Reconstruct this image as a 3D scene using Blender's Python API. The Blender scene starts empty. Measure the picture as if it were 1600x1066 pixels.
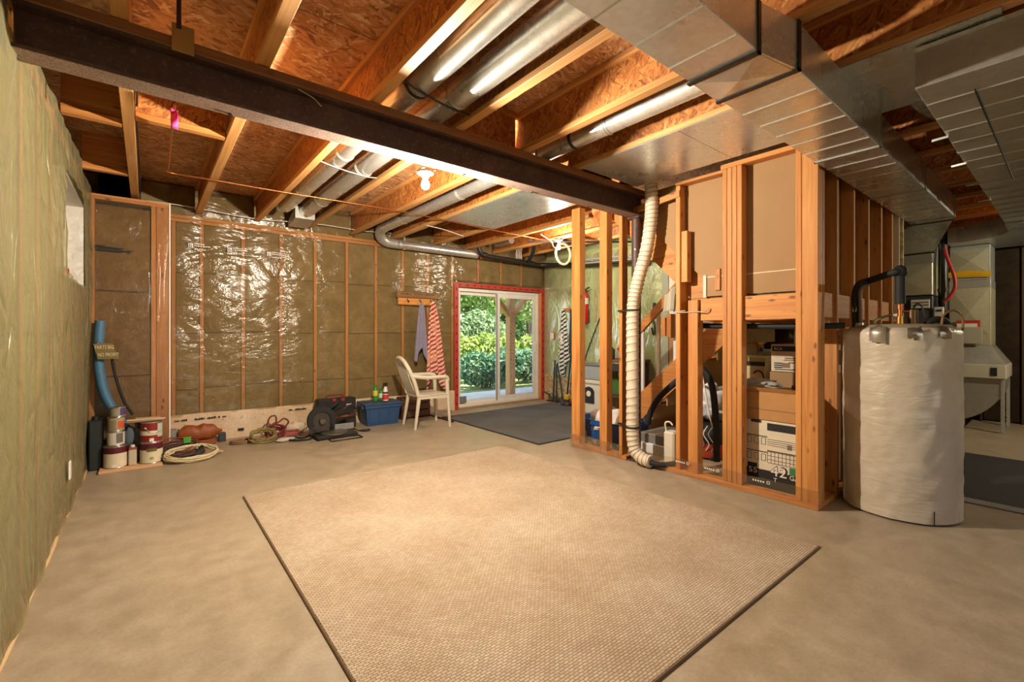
import bpy, math, random
from mathutils import Vector, Matrix, noise
random.seed(7)
C = bpy.context.scene.collection
SC = bpy.context.scene
R = math.radians

# ------------------------------------------------------------------ camera
cam_data = bpy.data.cameras.new('camera')
cam_data.sensor_width = 36.0
cam_data.lens = 36.0 * 711.0 / 1600.0
cam_data.shift_y = -12.0 / 1600.0
cam_data.clip_start = 0.02
cam = bpy.data.objects.new('camera', cam_data)
cam.location = (0, 0, 1.22)
cam.rotation_euler = (R(90), 0, -R(38.7677))
C.objects.link(cam)
SC.camera = cam

# ------------------------------------------------------------------ sky, sun, lamps, exposure
world = bpy.data.worlds.new('world')
SC.world = world
world.use_nodes = True
wn = world.node_tree.nodes
sky = wn.new('ShaderNodeTexSky')
sky.sky_type = 'NISHITA'
sky.sun_disc = False
sky.sun_elevation = R(48)
sky.sun_rotation = R(200)
wn['Background'].inputs['Strength'].default_value = 0.9
world.node_tree.links.new(sky.outputs[0], wn['Background'].inputs['Color'])

sun_data = bpy.data.lights.new('sun', 'SUN')
sun_data.energy = 22.0
sun_data.angle = R(0.6)
sun_data.color = (1.0, 0.93, 0.80)
sun = bpy.data.objects.new('sun', sun_data)
sun.rotation_euler = Vector((-0.22, 0.42, -0.88)).to_track_quat('-Z', 'Y').to_euler()
C.objects.link(sun)

def bulb_light(loc, watts, col=(1.0, 0.87, 0.71), r=0.032):
    d = bpy.data.lights.new('bulb_light', 'POINT')
    d.energy = watts
    d.color = col
    d.shadow_soft_size = r
    o = bpy.data.objects.new('bulb_light', d)
    o.location = loc
    C.objects.link(o)
    return o
LAMP_A = (1.475, 2.775, 2.232)      # under the steel beam
LAMP_B = (4.40, 4.46, 2.40)         # beyond the stud partition
FILL_LAMP_C = (0.95, -1.30, 2.36)        # added fill bulb, unseen behind the camera
LAMP_D = (7.25, -0.95, 2.28)        # furnace room
bulb_light(LAMP_A, 390)
bulb_light(LAMP_B, 75)
bulb_light(FILL_LAMP_C, 12)
bulb_light(LAMP_D, 130, (1.0, .93, .70))

SC.view_settings.view_transform = 'Standard'
SC.view_settings.look = 'None'
SC.view_settings.gamma = 1.0
SC.view_settings.use_curve_mapping = False
SC.view_settings.exposure = 0.0
SC.cycles.use_denoising = True
SC.cycles.max_bounces = 10
SC.cycles.diffuse_bounces = 6
SC.cycles.glossy_bounces = 4
SC.cycles.transparent_max_bounces = 16
SC.cycles.sample_clamp_indirect = 6.0
SC.cycles.caustics_reflective = False
SC.cycles.caustics_refractive = False

# ------------------------------------------------------------------ mesh helpers
def wloc(o):
    v = Vector((0, 0, 0))
    while o is not None:
        v += o.location
        o = o.parent
    return v

class MB:
    """Collects world-space polygons, then links them as one mesh object."""
    def __init__(s):
        s.v = []; s.f = []; s.sm = []
    def add(s, vs, fs, smooth=False):
        b = len(s.v)
        s.v.extend([tuple(p) for p in vs])
        s.f.extend([tuple(i + b for i in f) for f in fs])
        s.sm.extend([smooth] * len(fs))
        return s
    def box(s, x0, y0, z0, x1, y1, z1):
        x0, x1 = min(x0, x1), max(x0, x1); y0, y1 = min(y0, y1), max(y0, y1); z0, z1 = min(z0, z1), max(z0, z1)
        vs = [(x0,y0,z0),(x1,y0,z0),(x1,y1,z0),(x0,y1,z0),(x0,y0,z1),(x1,y0,z1),(x1,y1,z1),(x0,y1,z1)]
        return s.add(vs, [(0,3,2,1),(4,5,6,7),(0,1,5,4),(1,2,6,5),(2,3,7,6),(3,0,4,7)])
    def bbox(s, x0, y0, z0, x1, y1, z1, b=0.004):
        """box with chamfered edges"""
        x0, x1 = min(x0, x1), max(x0, x1); y0, y1 = min(y0, y1), max(y0, y1); z0, z1 = min(z0, z1), max(z0, z1)
        b = min(b, (x1-x0)*.45, (y1-y0)*.45, (z1-z0)*.45)
        vs = []; idx = {}
        lo = (x0, y0, z0); hi = (x1, y1, z1)
        for ix in (0,1):
            for iy in (0,1):
                for iz in (0,1):
                    c = [hi[0] if ix else lo[0], hi[1] if iy else lo[1], hi[2] if iz else lo[2]]
                    sg = [-1 if ix else 1, -1 if iy else 1, -1 if iz else 1]
                    for a in range(3):
                        p = [c[k] + (0 if k == a else sg[k]*b) for k in range(3)]
                        idx[(ix,iy,iz,a)] = len(vs); vs.append(p)
        fs = []
        for a in range(3):
            o1, o2 = [k for k in range(3) if k != a]
            for side in (0,1):
                q = []
                for (p, r) in ((0,0),(1,0),(1,1),(0,1)):
                    t = [0,0,0]; t[a] = side; t[o1] = p; t[o2] = r
                    q.append(idx[(t[0],t[1],t[2],a)])
                fs.append(tuple(q))
        for a in range(3):
            o1, o2 = [k for k in range(3) if k != a]
            for p in (0,1):
                for r in (0,1):
                    t0 = [0,0,0]; t0[o1] = p; t0[o2] = r; t1 = list(t0); t1[a] = 1
                    fs.append((idx[(*t0,o1)], idx[(*t1,o1)], idx[(*t1,o2)], idx[(*t0,o2)]))
        for ix in (0,1):
            for iy in (0,1):
                for iz in (0,1):
                    fs.append((idx[(ix,iy,iz,0)], idx[(ix,iy,iz,1)], idx[(ix,iy,iz,2)]))
        ctr = Vector(((x0+x1)/2, (y0+y1)/2, (z0+z1)/2)); out = []
        for f in fs:
            P = [Vector(vs[i]) for i in f]
            n = (P[1]-P[0]).cross(P[2]-P[0])
            out.append(f if n.dot(sum(P, Vector())/len(P)-ctr) > 0 else tuple(reversed(f)))
        return s.add(vs, out)
    def prism(s, pts, axis, a, b):
        """polygon pts (2D in the two other axes, cyclic order) extruded along axis from a to b"""
        n = len(pts)
        def P(p, t):
            return (t, p[0], p[1]) if axis == 0 else (p[0], t, p[1]) if axis == 1 else (p[0], p[1], t)
        vs = [P(p, a) for p in pts] + [P(p, b) for p in pts]
        return s.add(vs, [tuple(reversed(range(n))), tuple(range(n, 2*n))] + [(i, (i+1) % n, n+(i+1) % n, n+i) for i in range(n)])
    def hexa(s, p):
        """8 corners: bottom ring then top ring"""
        return s.add(p, [(0,3,2,1),(4,5,6,7),(0,1,5,4),(1,2,6,5),(2,3,7,6),(3,0,4,7)])
    def obox(s, p, q, w, h, up=(0,0,1)):
        """bar from p to q, w wide, h tall"""
        p = Vector(p); q = Vector(q); d = (q-p).normalized()
        u = Vector(up)
        if abs(d.dot(u)) > .98: u = Vector((1,0,0))
        sd = d.cross(u).normalized(); up2 = sd.cross(d).normalized()
        vs = []
        for e in (p, q):
            for (i, j) in ((-1,-1),(1,-1),(1,1),(-1,1)):
                vs.append(e + sd*(i*w/2) + up2*(j*h/2))
        return s.add(vs, [(0,3,2,1),(4,5,6,7),(0,1,5,4),(1,2,6,5),(2,3,7,6),(3,0,4,7)])
    def tube(s, path, r, seg=10, cap=True, closed=False):
        pts = [Vector(p) for p in path]; n = len(pts)
        rr = r if hasattr(r, '__len__') else [r]*n
        vs = []; prev = None
        for i in range(n):
            if closed: d = pts[(i+1) % n] - pts[i-1]
            else: d = pts[min(i+1, n-1)] - pts[max(i-1, 0)]
            d.normalize()
            if prev is None:
                u = Vector((0,0,1)) if abs(d.z) < .9 else Vector((1,0,0))
                a = d.cross(u).normalized()
            else:
                a = (prev - d*prev.dot(d))
                if a.length < 1e-6: a = d.cross(Vector((0.3,0.5,0.8)))
                a.normalize()
            prev = a; b = d.cross(a)
            for k in range(seg):
                t = 2*math.pi*k/seg
                vs.append(pts[i] + (a*math.cos(t) + b*math.sin(t))*rr[i])
        fs = []
        m = n if closed else n-1
        for i in range(m):
            j = (i+1) % n
            for k in range(seg):
                k2 = (k+1) % seg
                fs.append((i*seg+k, i*seg+k2, j*seg+k2, j*seg+k))
        s.add(vs, fs, True)
        if cap and not closed:
            s.add(vs[:seg], [tuple(reversed(range(seg)))]); s.add(vs[-seg:], [tuple(range(seg))])
        return s
    def lathe(s, prof, c=(0,0,0), seg=24, axis=2, sx=1.0, sy=1.0):
        """prof: list of (radius, height)"""
        vs = []
        for (r, h) in prof:
            for k in range(seg):
                t = 2*math.pi*k/seg; x, y = r*math.cos(t)*sx, r*math.sin(t)*sy
                p = (x, y, h) if axis == 2 else (h, x, y) if axis == 0 else (y, h, x)
                vs.append((p[0]+c[0], p[1]+c[1], p[2]+c[2]))
        fs = []
        for i in range(len(prof)-1):
            for k in range(seg):
                k2 = (k+1) % seg
                fs.append((i*seg+k, i*seg+k2, (i+1)*seg+k2, (i+1)*seg+k))
        s.add(vs, fs, True)
        if prof[0][0] > 1e-5: s.add(vs[:seg], [tuple(reversed(range(seg)))])
        if prof[-1][0] > 1e-5: s.add(vs[-seg:], [tuple(range(seg))])
        return s
    def cyl(s, c, r, h, seg=20, axis=2):
        return s.lathe([(r, 0), (r, h)], c, seg, axis)
    def ball(s, c, rx, ry=None, rz=None, seg=14, rings=9, jit=0.0, seed=0):
        ry = rx if ry is None else ry; rz = rx if rz is None else rz
        vs = []; fs = []
        for i in range(rings+1):
            th = math.pi*i/rings
            for k in range(seg):
                ph = 2*math.pi*k/seg
                d = Vector((math.sin(th)*math.cos(ph), math.sin(th)*math.sin(ph), math.cos(th)))
                q = 1 + jit*noise.noise(d*2.3 + Vector((seed*7.1, seed*3.3, 0)))
                vs.append((c[0]+d.x*rx*q, c[1]+d.y*ry*q, c[2]+d.z*rz*q))
        for i in range(rings):
            for k in range(seg):
                k2 = (k+1) % seg
                fs.append((i*seg+k, (i+1)*seg+k, (i+1)*seg+k2, i*seg+k2))
        return s.add(vs, fs, True)
    def grid(s, fn, nu, nv, smooth=True, flip=False):
        vs = [fn(i/nu, j/nv) for j in range(nv+1) for i in range(nu+1)]
        w = nu+1
        fs = [(j*w+i, j*w+i+1, (j+1)*w+i+1, (j+1)*w+i) for j in range(nv) for i in range(nu)]
        if flip: fs = [tuple(reversed(f)) for f in fs]
        return s.add(vs, fs, smooth)
    def rot(s, ang, c=(0,0,0), axis='Z'):
        M = Matrix.Rotation(ang, 3, axis); c = Vector(c)
        s.v = [tuple(M @ (Vector(p)-c) + c) for p in s.v]
        return s
    def move(s, d):
        s.v = [(p[0]+d[0], p[1]+d[1], p[2]+d[2]) for p in s.v]
        return s
    def build(s, name, mat, parent=None, **tags):
        me = bpy.data.meshes.new(name)
        off = wloc(parent) if parent is not None else Vector((0,0,0))
        me.from_pydata([(p[0]-off.x, p[1]-off.y, p[2]-off.z) for p in s.v], [], s.f)
        me.polygons.foreach_set('use_smooth', s.sm)
        me.update()
        me.materials.append(mat)
        o = bpy.data.objects.new(name, me)
        if parent is not None: o.parent = parent
        C.objects.link(o)
        for k, v in tags.items(): o[k] = v
        return o

def solid(o, t, offset=-1):
    m = o.modifiers.new('solid', 'SOLIDIFY'); m.thickness = t; m.offset = offset
    return o
def bev(o, w=0.004, n=2):
    m = o.modifiers.new('bevel', 'BEVEL'); m.width = w; m.segments = n; m.limit_method = 'ANGLE'
    return o
def thing(name, label, cat, loc=(0,0,0), group=None):
    o = bpy.data.objects.new(name, None)
    o.location = loc; o.empty_display_size = .05
    C.objects.link(o)
    o['label'] = label; o['category'] = cat
    if group: o['group'] = group
    return o
def tag(o, label, cat, group=None):
    o['label'] = label; o['category'] = cat
    if group: o['group'] = group
    return o
def struct(o):
    o['kind'] = 'structure'
    return o
def setting(name, loc=(0,0,0)):
    o = bpy.data.objects.new(name, None); o.location = loc; o.empty_display_size = .05
    C.objects.link(o); o['kind'] = 'structure'
    return o
def copy_tree(o, parent=None):
    c = o.copy(); C.objects.link(c); c.parent = parent
    for ch in list(o.children): copy_tree(ch, c)
    return c
def spline(ctrl, n=8):
    """Catmull-Rom through ctrl"""
    P = [Vector(p) for p in ctrl]; P = [P[0]*2-P[1]] + P + [P[-1]*2-P[-2]]
    out = []
    for i in range(1, len(P)-2):
        for k in range(n):
            t = k/n; a, b, c, d = P[i-1], P[i], P[i+1], P[i+2]
            out.append(0.5*((2*b) + (c-a)*t + (2*a-5*b+4*c-d)*t*t + (3*b-a-3*c+d)*t**3))
    out.append(P[-2])
    return out
def lettering(txt, size, mat, parent, loc, rot, name='lettering', ext=0.0008, align='LEFT', sx=1.0):
    cu = bpy.data.curves.new(name, 'FONT')
    cu.body = txt; cu.size = size; cu.extrude = ext; cu.align_x = align; cu.resolution_u = 2
    tmp = bpy.data.objects.new('text_source', cu)
    C.objects.link(tmp)
    me = bpy.data.meshes.new_from_object(tmp.evaluated_get(bpy.context.evaluated_depsgraph_get()))
    bpy.data.objects.remove(tmp)
    me.materials.clear(); me.materials.append(mat)
    o = bpy.data.objects.new(name, me)
    o.parent = parent
    off = wloc(parent)
    o.location = (loc[0]-off.x, loc[1]-off.y, loc[2]-off.z)
    o.rotation_euler = rot; o.scale = (sx, 1, 1)
    o['kind'] = 'stuff' if len(txt) > 3 else 'thing'
    C.objects.link(o)
    return o

# ------------------------------------------------------------------ materials
def lin(c):
    if isinstance(c, str):
        c = c.lstrip('#'); c = [int(c[i:i+2], 16)/255 for i in (0,2,4)]
        c = [x/12.92 if x <= .04045 else ((x+.055)/1.055)**2.4 for x in c]
    return (c[0], c[1], c[2], 1.0)

class NT:
    def __init__(s, name):
        s.m = bpy.data.materials.new(name); s.m.use_nodes = True
        s.t = s.m.node_tree; s.n = s.t.nodes; s.l = s.t.links
        s.b = s.n['Principled BSDF']; s.out = s.n['Material Output']
    def N(s, typ, **kw):
        n = s.n.new(typ)
        for k, v in kw.items(): setattr(n, k, v)
        return n
    def L(s, a, b): s.l.new(a, b)
    def coord(s, scale=(1,1,1), rot=(0,0,0), kind='Object', loc=(0,0,0), rand=False):
        tc = s.N('ShaderNodeTexCoord'); mp = s.N('ShaderNodeMapping')
        mp.inputs['Scale'].default_value = scale; mp.inputs['Rotation'].default_value = rot; mp.inputs['Location'].default_value = loc
        src = tc.outputs[kind]
        if rand:
            oi = s.N('ShaderNodeObjectInfo'); ml = s.N('ShaderNodeMath', operation='MULTIPLY'); ml.inputs[1].default_value = 37.0
            s.L(oi.outputs['Random'], ml.inputs[0])
            ad = s.N('ShaderNodeVectorMath', operation='ADD'); s.L(src, ad.inputs[0]); s.L(ml.outputs[0], ad.inputs[1]); src = ad.outputs[0]
        s.L(src, mp.inputs['Vector'])
        return mp.outputs[0]
    def noise(s, vec, scale=5, detail=4, rough=.55, dist=0):
        n = s.N('ShaderNodeTexNoise')
        n.inputs['Scale'].default_value = scale; n.inputs['Detail'].default_value = detail
        n.inputs['Roughness'].default_value = rough; n.inputs['Distortion'].default_value = dist
        s.L(vec, n.inputs['Vector'])
        return n
    def ramp(s, fac, stops, interp='LINEAR'):
        r = s.N('ShaderNodeValToRGB'); r.color_ramp.interpolation = interp
        el = r.color_ramp.elements
        while len(el) < len(stops): el.new(.5)
        for e, (p, c) in zip(el, stops):
            e.position = p; e.color = lin(c) if not isinstance(c, (int, float)) else (c, c, c, 1)
        s.L(fac, r.inputs[0])
        return r.outputs[0]
    def mix(s, f, a, b, mode='MIX'):
        m = s.N('ShaderNodeMix', data_type='RGBA', blend_type=mode)
        for v, k in ((f, 0), (a, 6), (b, 7)):
            if hasattr(v, 'links'): s.L(v, m.inputs[k])
            elif k == 0: m.inputs[0].default_value = v
            else: m.inputs[k].default_value = lin(v)
        return m.outputs[2]
    def math(s, op, a, b=None):
        m = s.N('ShaderNodeMath', operation=op)
        for i, v in enumerate((a, b)):
            if v is None: continue
            if hasattr(v, 'links'): s.L(v, m.inputs[i])
            else: m.inputs[i].default_value = v
        return m.outputs[0]
    def bump(s, h, strength=.3, dist=.01, to=True):
        b = s.N('ShaderNodeBump'); b.inputs['Strength'].default_value = strength; b.inputs['Distance'].default_value = dist
        s.L(h, b.inputs['Height'])
        if to: s.L(b.outputs[0], s.b.inputs['Normal'])
        return b.outputs[0]
    def set(s, **kw):
        for k, v in kw.items():
            i = s.b.inputs[k.replace('_', ' ')]
            if hasattr(v, 'links'): s.L(v, i)
            elif isinstance(v, str): i.default_value = lin(v)
            else: i.default_value = v
        return s

_flat = {}
def flat(col, rough=.6, metal=0.0, spec=.5, var=.06, name=None):
    key = (col, rough, metal, spec)
    if key in _flat: return _flat[key]
    t = NT(name or 'paint_' + col.strip('#'))
    v = t.coord()
    n = t.noise(v, 9, 3)
    c = t.mix(1.0, col, t.ramp(n.outputs[0], [(.25, 1-var*2), (.75, 1.0)]), 'MULTIPLY')
    t.set(Base_Color=c, Roughness=rough, Metallic=metal)
    t.b.inputs['Specular IOR Level'].default_value = spec
    _flat[key] = t.m
    return t.m

def wood(name, axis, dark, mid, light, rough=.62, knots=True):
    t = NT(name)
    k = 1.0
    sc = [22, 22, 22]; sc[axis] = 1.3
    v = t.coord(tuple(sc), rand=True)
    n = t.noise(v, 1.0, 5, .6, .8)
    sc2 = [60, 60, 60]; sc2[axis] = 2.0
    n2 = t.noise(t.coord(tuple(sc2), rand=True), 1.0, 3, .6)
    c = t.ramp(n.outputs[0], [(.28, dark), (.5, mid), (.72, light)])
    c = t.mix(.35, c, t.ramp(n2.outputs[0], [(.3, dark), (.7, light)]))
    oi = t.N('ShaderNodeObjectInfo')
    hs = t.N('ShaderNodeHueSaturation')
    t.L(c, hs.inputs['Color'])
    t.L(t.math('ADD', t.math('MULTIPLY', oi.outputs['Random'], .30), .84), hs.inputs['Value'])
    c = hs.outputs[0]
    if knots:
        sk = [16, 16, 16]; sk[axis] = 6.5
        vo = t.N('ShaderNodeTexVoronoi'); vo.inputs['Scale'].default_value = 1.0
        t.L(t.coord(tuple(sk), rand=True), vo.inputs['Vector'])
        kd = t.ramp(vo.outputs['Distance'], [(.10, 1.0), (.22, 0.0)])
        sep = t.N('ShaderNodeSeparateColor'); t.L(vo.outputs['Color'], sep.inputs[0])
        kd = t.math('MULTIPLY', kd, t.math('GREATER_THAN', sep.outputs[0], .62))
        c = t.mix(t.math('MULTIPLY', kd, .8), c, '#5a2c10')
    t.set(Base_Color=c, Roughness=rough)
    t.bump(n2.outputs[0], .12, .004)
    return t.m

LUM = ('#a45f26', '#c4803c', '#d59a54')
WOODX = wood('spruce_lumber_x', 0, *LUM)
WOODY = wood('spruce_lumber_y', 1, *LUM)
WOODZ = wood('spruce_lumber_z', 2, *LUM)
FIRZ = wood('fir_lumber_z', 2, '#a86a34', '#c4854a', '#d29c62')
FIRX = wood('fir_lumber_x', 0, '#a86a34', '#c4854a', '#d29c62')
PALEX = wood('pale_lumber_x', 0, '#b98a5c', '#d0a478', '#dcb690', knots=False)
PALEZ = wood('pale_lumber_z', 2, '#b98a5c', '#cfa273', '#dab488')
FLANGE = wood('joist_flange_wood', 1, '#b0753a', '#cb9352', '#dcae72', knots=False)

def osb(name, tones, plane=(0, 1), along=0, size=1.0):
    """oriented strand board: three layers of long flakes turned against each other"""
    t = NT(name)
    cols = []; rnd = []
    for k, ang in enumerate((0.15, 1.05, -0.8, 0.5)):
        ax = ({0,1,2} - set(plane)).pop()
        rot = [0,0,0]; rot[ax] = ang
        sc = [1,1,1]
        sc[along] = 9.0/size
        oth = [p for p in plane if p != along][0]
        sc[oth] = 42.0/size
        sc[ax] = 3.0
        v0 = t.coord(rand=True)
        ns = t.noise(v0, 5, 2)
        ad = t.N('ShaderNodeVectorMath', operation='MULTIPLY_ADD')
        t.L(ns.outputs['Color'], ad.inputs[0]); ad.inputs[1].default_value = (.05,.05,.05); t.L(v0, ad.inputs[2])
        mp = t.N('ShaderNodeMapping', vector_type='TEXTURE'); mp.inputs['Rotation'].default_value = rot
        mp.inputs['Scale'].default_value = tuple(1/x for x in sc); mp.inputs['Location'].default_value = (k*.37, k*.61, k*.29)
        t.L(ad.outputs[0], mp.inputs['Vector'])
        vo = t.N('ShaderNodeTexVoronoi'); vo.inputs['Scale'].default_value = 1.0
        t.L(mp.outputs[0], vo.inputs['Vector'])
        sp = t.N('ShaderNodeSeparateColor'); t.L(vo.outputs['Color'], sp.inputs[0])
        cols.append(sp.outputs[1]); rnd.append(sp.outputs[0])
    # the flake with the highest random rank lies on top
    top = rnd[0]; val = cols[0]
    for k in range(1, 4):
        gt = t.math('GREATER_THAN', rnd[k], top)
        mx = t.N('ShaderNodeMix', data_type='FLOAT'); t.L(gt, mx.inputs[0]); t.L(val, mx.inputs[2]); t.L(cols[k], mx.inputs[3])
        val = mx.outputs[0]
        top = t.math('MAXIMUM', rnd[k], top)
    c = t.ramp(val, [(0.0, tones[0]), (.25, tones[1]), (.6, tones[2]), (.9, tones[3]), (1.0, tones[4])])
    big = t.noise(t.coord(rand=True), 1.6, 3)
    c = t.mix(1.0, c, t.ramp(big.outputs[0], [(.3, .78), (.7, 1.08)]), 'MULTIPLY')
    t.set(Base_Color=c, Roughness=.58)
    t.bump(val, .25, .004)
    return t.m
OSBT = ('#8d6040', '#ba8656', '#cd9a68', '#daae7f', '#e8d0aa')
OSB_CEIL = osb('strand_board_subfloor', OSBT, (0,1), 0, .8)
OSB_WEB = osb('strand_board_web', ('#85491f', '#a96631', '#bb783b', '#c88a48', '#d6a15f'), (1,2), 2, .6)
OSB_WEBX = osb('strand_board_web_x', ('#85491f', '#a96631', '#bb783b', '#c88a48', '#d6a15f'), (0,2), 2, .6)
OSB_PALE = osb('strand_board_pale', ('#9c7d4e', '#b59a68', '#c8b07e', '#d4bf90', '#e2d0a6'), (1,2), 1, 1.2)

def metal(name, col, rough, streak=None, spang=.5, met=.88, bs=.05):
    t = NT(name)
    v = t.coord(rand=True)
    vo = t.N('ShaderNodeTexVoronoi'); vo.inputs['Scale'].default_value = 38
    t.L(v, vo.inputs['Vector'])
    sp = t.N('ShaderNodeSeparateColor'); t.L(vo.outputs['Color'], sp.inputs[0])
    n = t.noise(v, 2.5, 5, .65)
    c = t.mix(1.0, col, t.ramp(t.math('ADD', t.math('MULTIPLY', sp.outputs[0], spang), t.math('MULTIPLY', n.outputs[0], 1-spang)), [(.2, .90), (.8, 1.03)]), 'MULTIPLY')
    r = t.ramp(n.outputs[0], [(.3, rough*.75), (.75, rough*1.35)])
    t.set(Base_Color=c, Metallic=met, Roughness=r)
    t.bump(t.noise(t.coord(), 3.0, 2).outputs[0], bs, .03)
    return t.m
GALV = metal('galvanised_sheet', '#d9dcdc', .30)
GALV_FLAT = metal('galvanised_panel', '#dde1df', .28, met=.72)
GALV_DULL = metal('galvanised_dull', '#b9b9b0', .40, met=.6)
GALV_TUBE = metal('galvanised_pipe', '#e0e0da', .27, met=.78, bs=.03)
CHROME = metal('bright_metal', '#d8d8d8', .15)
ALU = metal('foil', '#d9dcda', .26)
COPPER = metal('copper', '#b8703f', .35)
STEELD = metal('dark_steel', '#4a4643', .45)

def concrete():
    t = NT('concrete')
    v = t.coord()
    n1 = t.noise(v, .9, 6, .62, .6); n2 = t.noise(v, 7, 6, .68); n3 = t.noise(v, 70, 3, .6)
    c = t.ramp(n1.outputs[0], [(.3, '#8f8068'), (.5, '#a4947b'), (.72, '#b9aa91')])
    c = t.mix(.5, c, t.ramp(n2.outputs[0], [(.28, '#83735b'), (.55, '#a6967c'), (.8, '#beaf96')]))
    c = t.mix(1.0, c, t.ramp(n3.outputs[0], [(.3, .88), (.6, 1.0)]), 'MULTIPLY')
    vo = t.N('ShaderNodeTexVoronoi'); vo.inputs['Scale'].default_value = 3.2; t.L(v, vo.inputs['Vector'])
    sp = t.N('ShaderNodeSeparateColor'); t.L(vo.outputs['Color'], sp.inputs[0])
    spot = t.math('MULTIPLY', t.ramp(vo.outputs['Distance'], [(.012, 1.0), (.03, 0.0)]), t.math('GREATER_THAN', sp.outputs[0], .6))
    c = t.mix(t.math('MULTIPLY', spot, .7), c, '#4a3d2c')
    t.set(Base_Color=c, Roughness=t.ramp(n2.outputs[0], [(.3, .34), (.7, .52)]))
    t.bump(n3.outputs[0], .08, .003)
    return t.m
CONCRETE = concrete()

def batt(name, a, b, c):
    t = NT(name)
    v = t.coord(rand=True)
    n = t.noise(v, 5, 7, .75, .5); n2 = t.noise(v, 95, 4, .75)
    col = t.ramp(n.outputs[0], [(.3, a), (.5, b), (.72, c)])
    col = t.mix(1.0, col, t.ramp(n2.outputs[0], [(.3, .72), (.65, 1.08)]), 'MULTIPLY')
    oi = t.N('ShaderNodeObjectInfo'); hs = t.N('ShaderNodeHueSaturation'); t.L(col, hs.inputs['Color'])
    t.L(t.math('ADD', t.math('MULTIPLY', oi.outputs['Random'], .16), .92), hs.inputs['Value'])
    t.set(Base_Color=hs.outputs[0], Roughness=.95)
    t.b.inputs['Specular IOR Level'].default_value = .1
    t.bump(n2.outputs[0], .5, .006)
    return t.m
BATT = batt('mineral_wool', '#766747', '#8b7a56', '#a08e6b')
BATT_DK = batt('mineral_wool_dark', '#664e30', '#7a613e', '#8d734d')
BATT_DAYLIT = batt('glass_wool_daylit_green', '#a0a770', '#b4bb84', '#c8ce9a')  # green daylight off the foliage outside is put into this wool colour
BATT_L = batt('glass_wool_olive', '#777248', '#8d875c', '#a49d74')

def poly(name, tint, haze_col, haze, gloss, rough, wr=(1.2, 1.2, 5.0), bstr=.6, bdist=.03, fres=.5, crease=(3.5, 3.5, 1.2), crs=.25):
    """clear vapour-barrier film: see-through, a little milky, with shiny wrinkles"""
    t = NT(name)
    v = t.coord(wr)
    n = t.noise(v, 1.0, 5, .62, 1.4)
    n2 = t.noise(t.coord(tuple(x*4 for x in wr)), 1.0, 3, .55, 1.0)
    rg = t.math('ABSOLUTE', t.math('SUBTRACT', t.noise(t.coord(crease, rot=(.5, .5, .3)), 1.0, 2, .5, 2.0).outputs[0], .5))
    h = t.math('ADD', n.outputs[0], t.math('MULTIPLY', n2.outputs[0], .14))
    h = t.math('SUBTRACT', h, t.math('MULTIPLY', t.math('POWER', t.math('SUBTRACT', 1.0, rg), 10.0), crs))
    nb = t.bump(h, bstr, bdist, to=False)
    tr = t.N('ShaderNodeBsdfTransparent'); tr.inputs[0].default_value = lin(tint)
    df = t.N('ShaderNodeBsdfDiffuse'); df.inputs[0].default_value = lin(haze_col); t.L(nb, df.inputs['Normal'])
    gl = t.N('ShaderNodeBsdfGlossy'); gl.inputs['Roughness'].default_value = rough; t.L(nb, gl.inputs['Normal'])
    gl.inputs[0].default_value = (.95, .93, .86, 1)
    m1 = t.N('ShaderNodeMixShader'); m1.inputs[0].default_value = haze; t.L(tr.outputs[0], m1.inputs[1]); t.L(df.outputs[0], m1.inputs[2])
    lw = t.N('ShaderNodeFresnel'); lw.inputs[0].default_value = 1.42; t.L(nb, lw.inputs['Normal'])
    f = t.math('ADD', t.math('MULTIPLY', lw.outputs[0], fres), gloss)
    m2 = t.N('ShaderNodeMixShader'); t.L(f, m2.inputs[0]); t.L(m1.outputs[0], m2.inputs[1]); t.L(gl.outputs[0], m2.inputs[2])
    t.L(m2.outputs[0], t.out.inputs['Surface'])
    return t.m
POLY_B = poly('vapour_film_clear', '#f6efe0', '#9a8862', .15, .012, .20, wr=(1.2, 1.2, 2.0), bstr=.6, bdist=.05, fres=.46, crease=(1.1, 1.1, 2.2), crs=.16)
POLY_L = poly('vapour_film_olive', '#ece8d2', '#8b8560', .52, .02, .28, wr=(.9, .9, .42), bstr=.8, bdist=.09, fres=.45, crease=(1.2, 2.2, .8), crs=.25)
POLY_R = poly('vapour_film_daylit_green', '#e6ecd0', '#c3d09c', .48, .02, .36, wr=(1.8, 1.8, 1.8), bstr=.5, bdist=.05, fres=.4)  # right wall film, its haze tinted with the same green daylight
POLY_S = poly('thin_clear_film', '#f4ead8', '#b7a486', .07, .03, .18, wr=(5, 5, 9), bstr=.5, bdist=.02)

def pane_mat():
    t = NT('window_glass')
    tr = t.N('ShaderNodeBsdfTransparent'); tr.inputs[0].default_value = (.96, .97, .96, 1)
    gl = t.N('ShaderNodeBsdfGlossy'); gl.inputs['Roughness'].default_value = .02
    fr = t.N('ShaderNodeFresnel'); fr.inputs[0].default_value = 1.45
    m = t.N('ShaderNodeMixShader'); t.L(fr.outputs[0], m.inputs[0]); t.L(tr.outputs[0], m.inputs[1]); t.L(gl.outputs[0], m.inputs[2])
    t.L(m.outputs[0], t.out.inputs['Surface'])
    return t.m
GLASS = pane_mat()

def drywall(name, a, b):
    t = NT(name)
    v = t.coord()
    n = t.noise(v, 3, 4, .6); n2 = t.noise(t.coord((300, 60, 300)), 1, 2)
    c = t.mix(n.outputs[0], a, b)
    t.set(Base_Color=c, Roughness=.85)
    t.bump(n2.outputs[0], .05, .002)
    return t.m
DRYBACK = drywall('drywall_back_paper', '#98764f', '#a8855d')
DRYWHITE = drywall('white_drywall', '#d8d2c4', '#e4dfd2')

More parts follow.
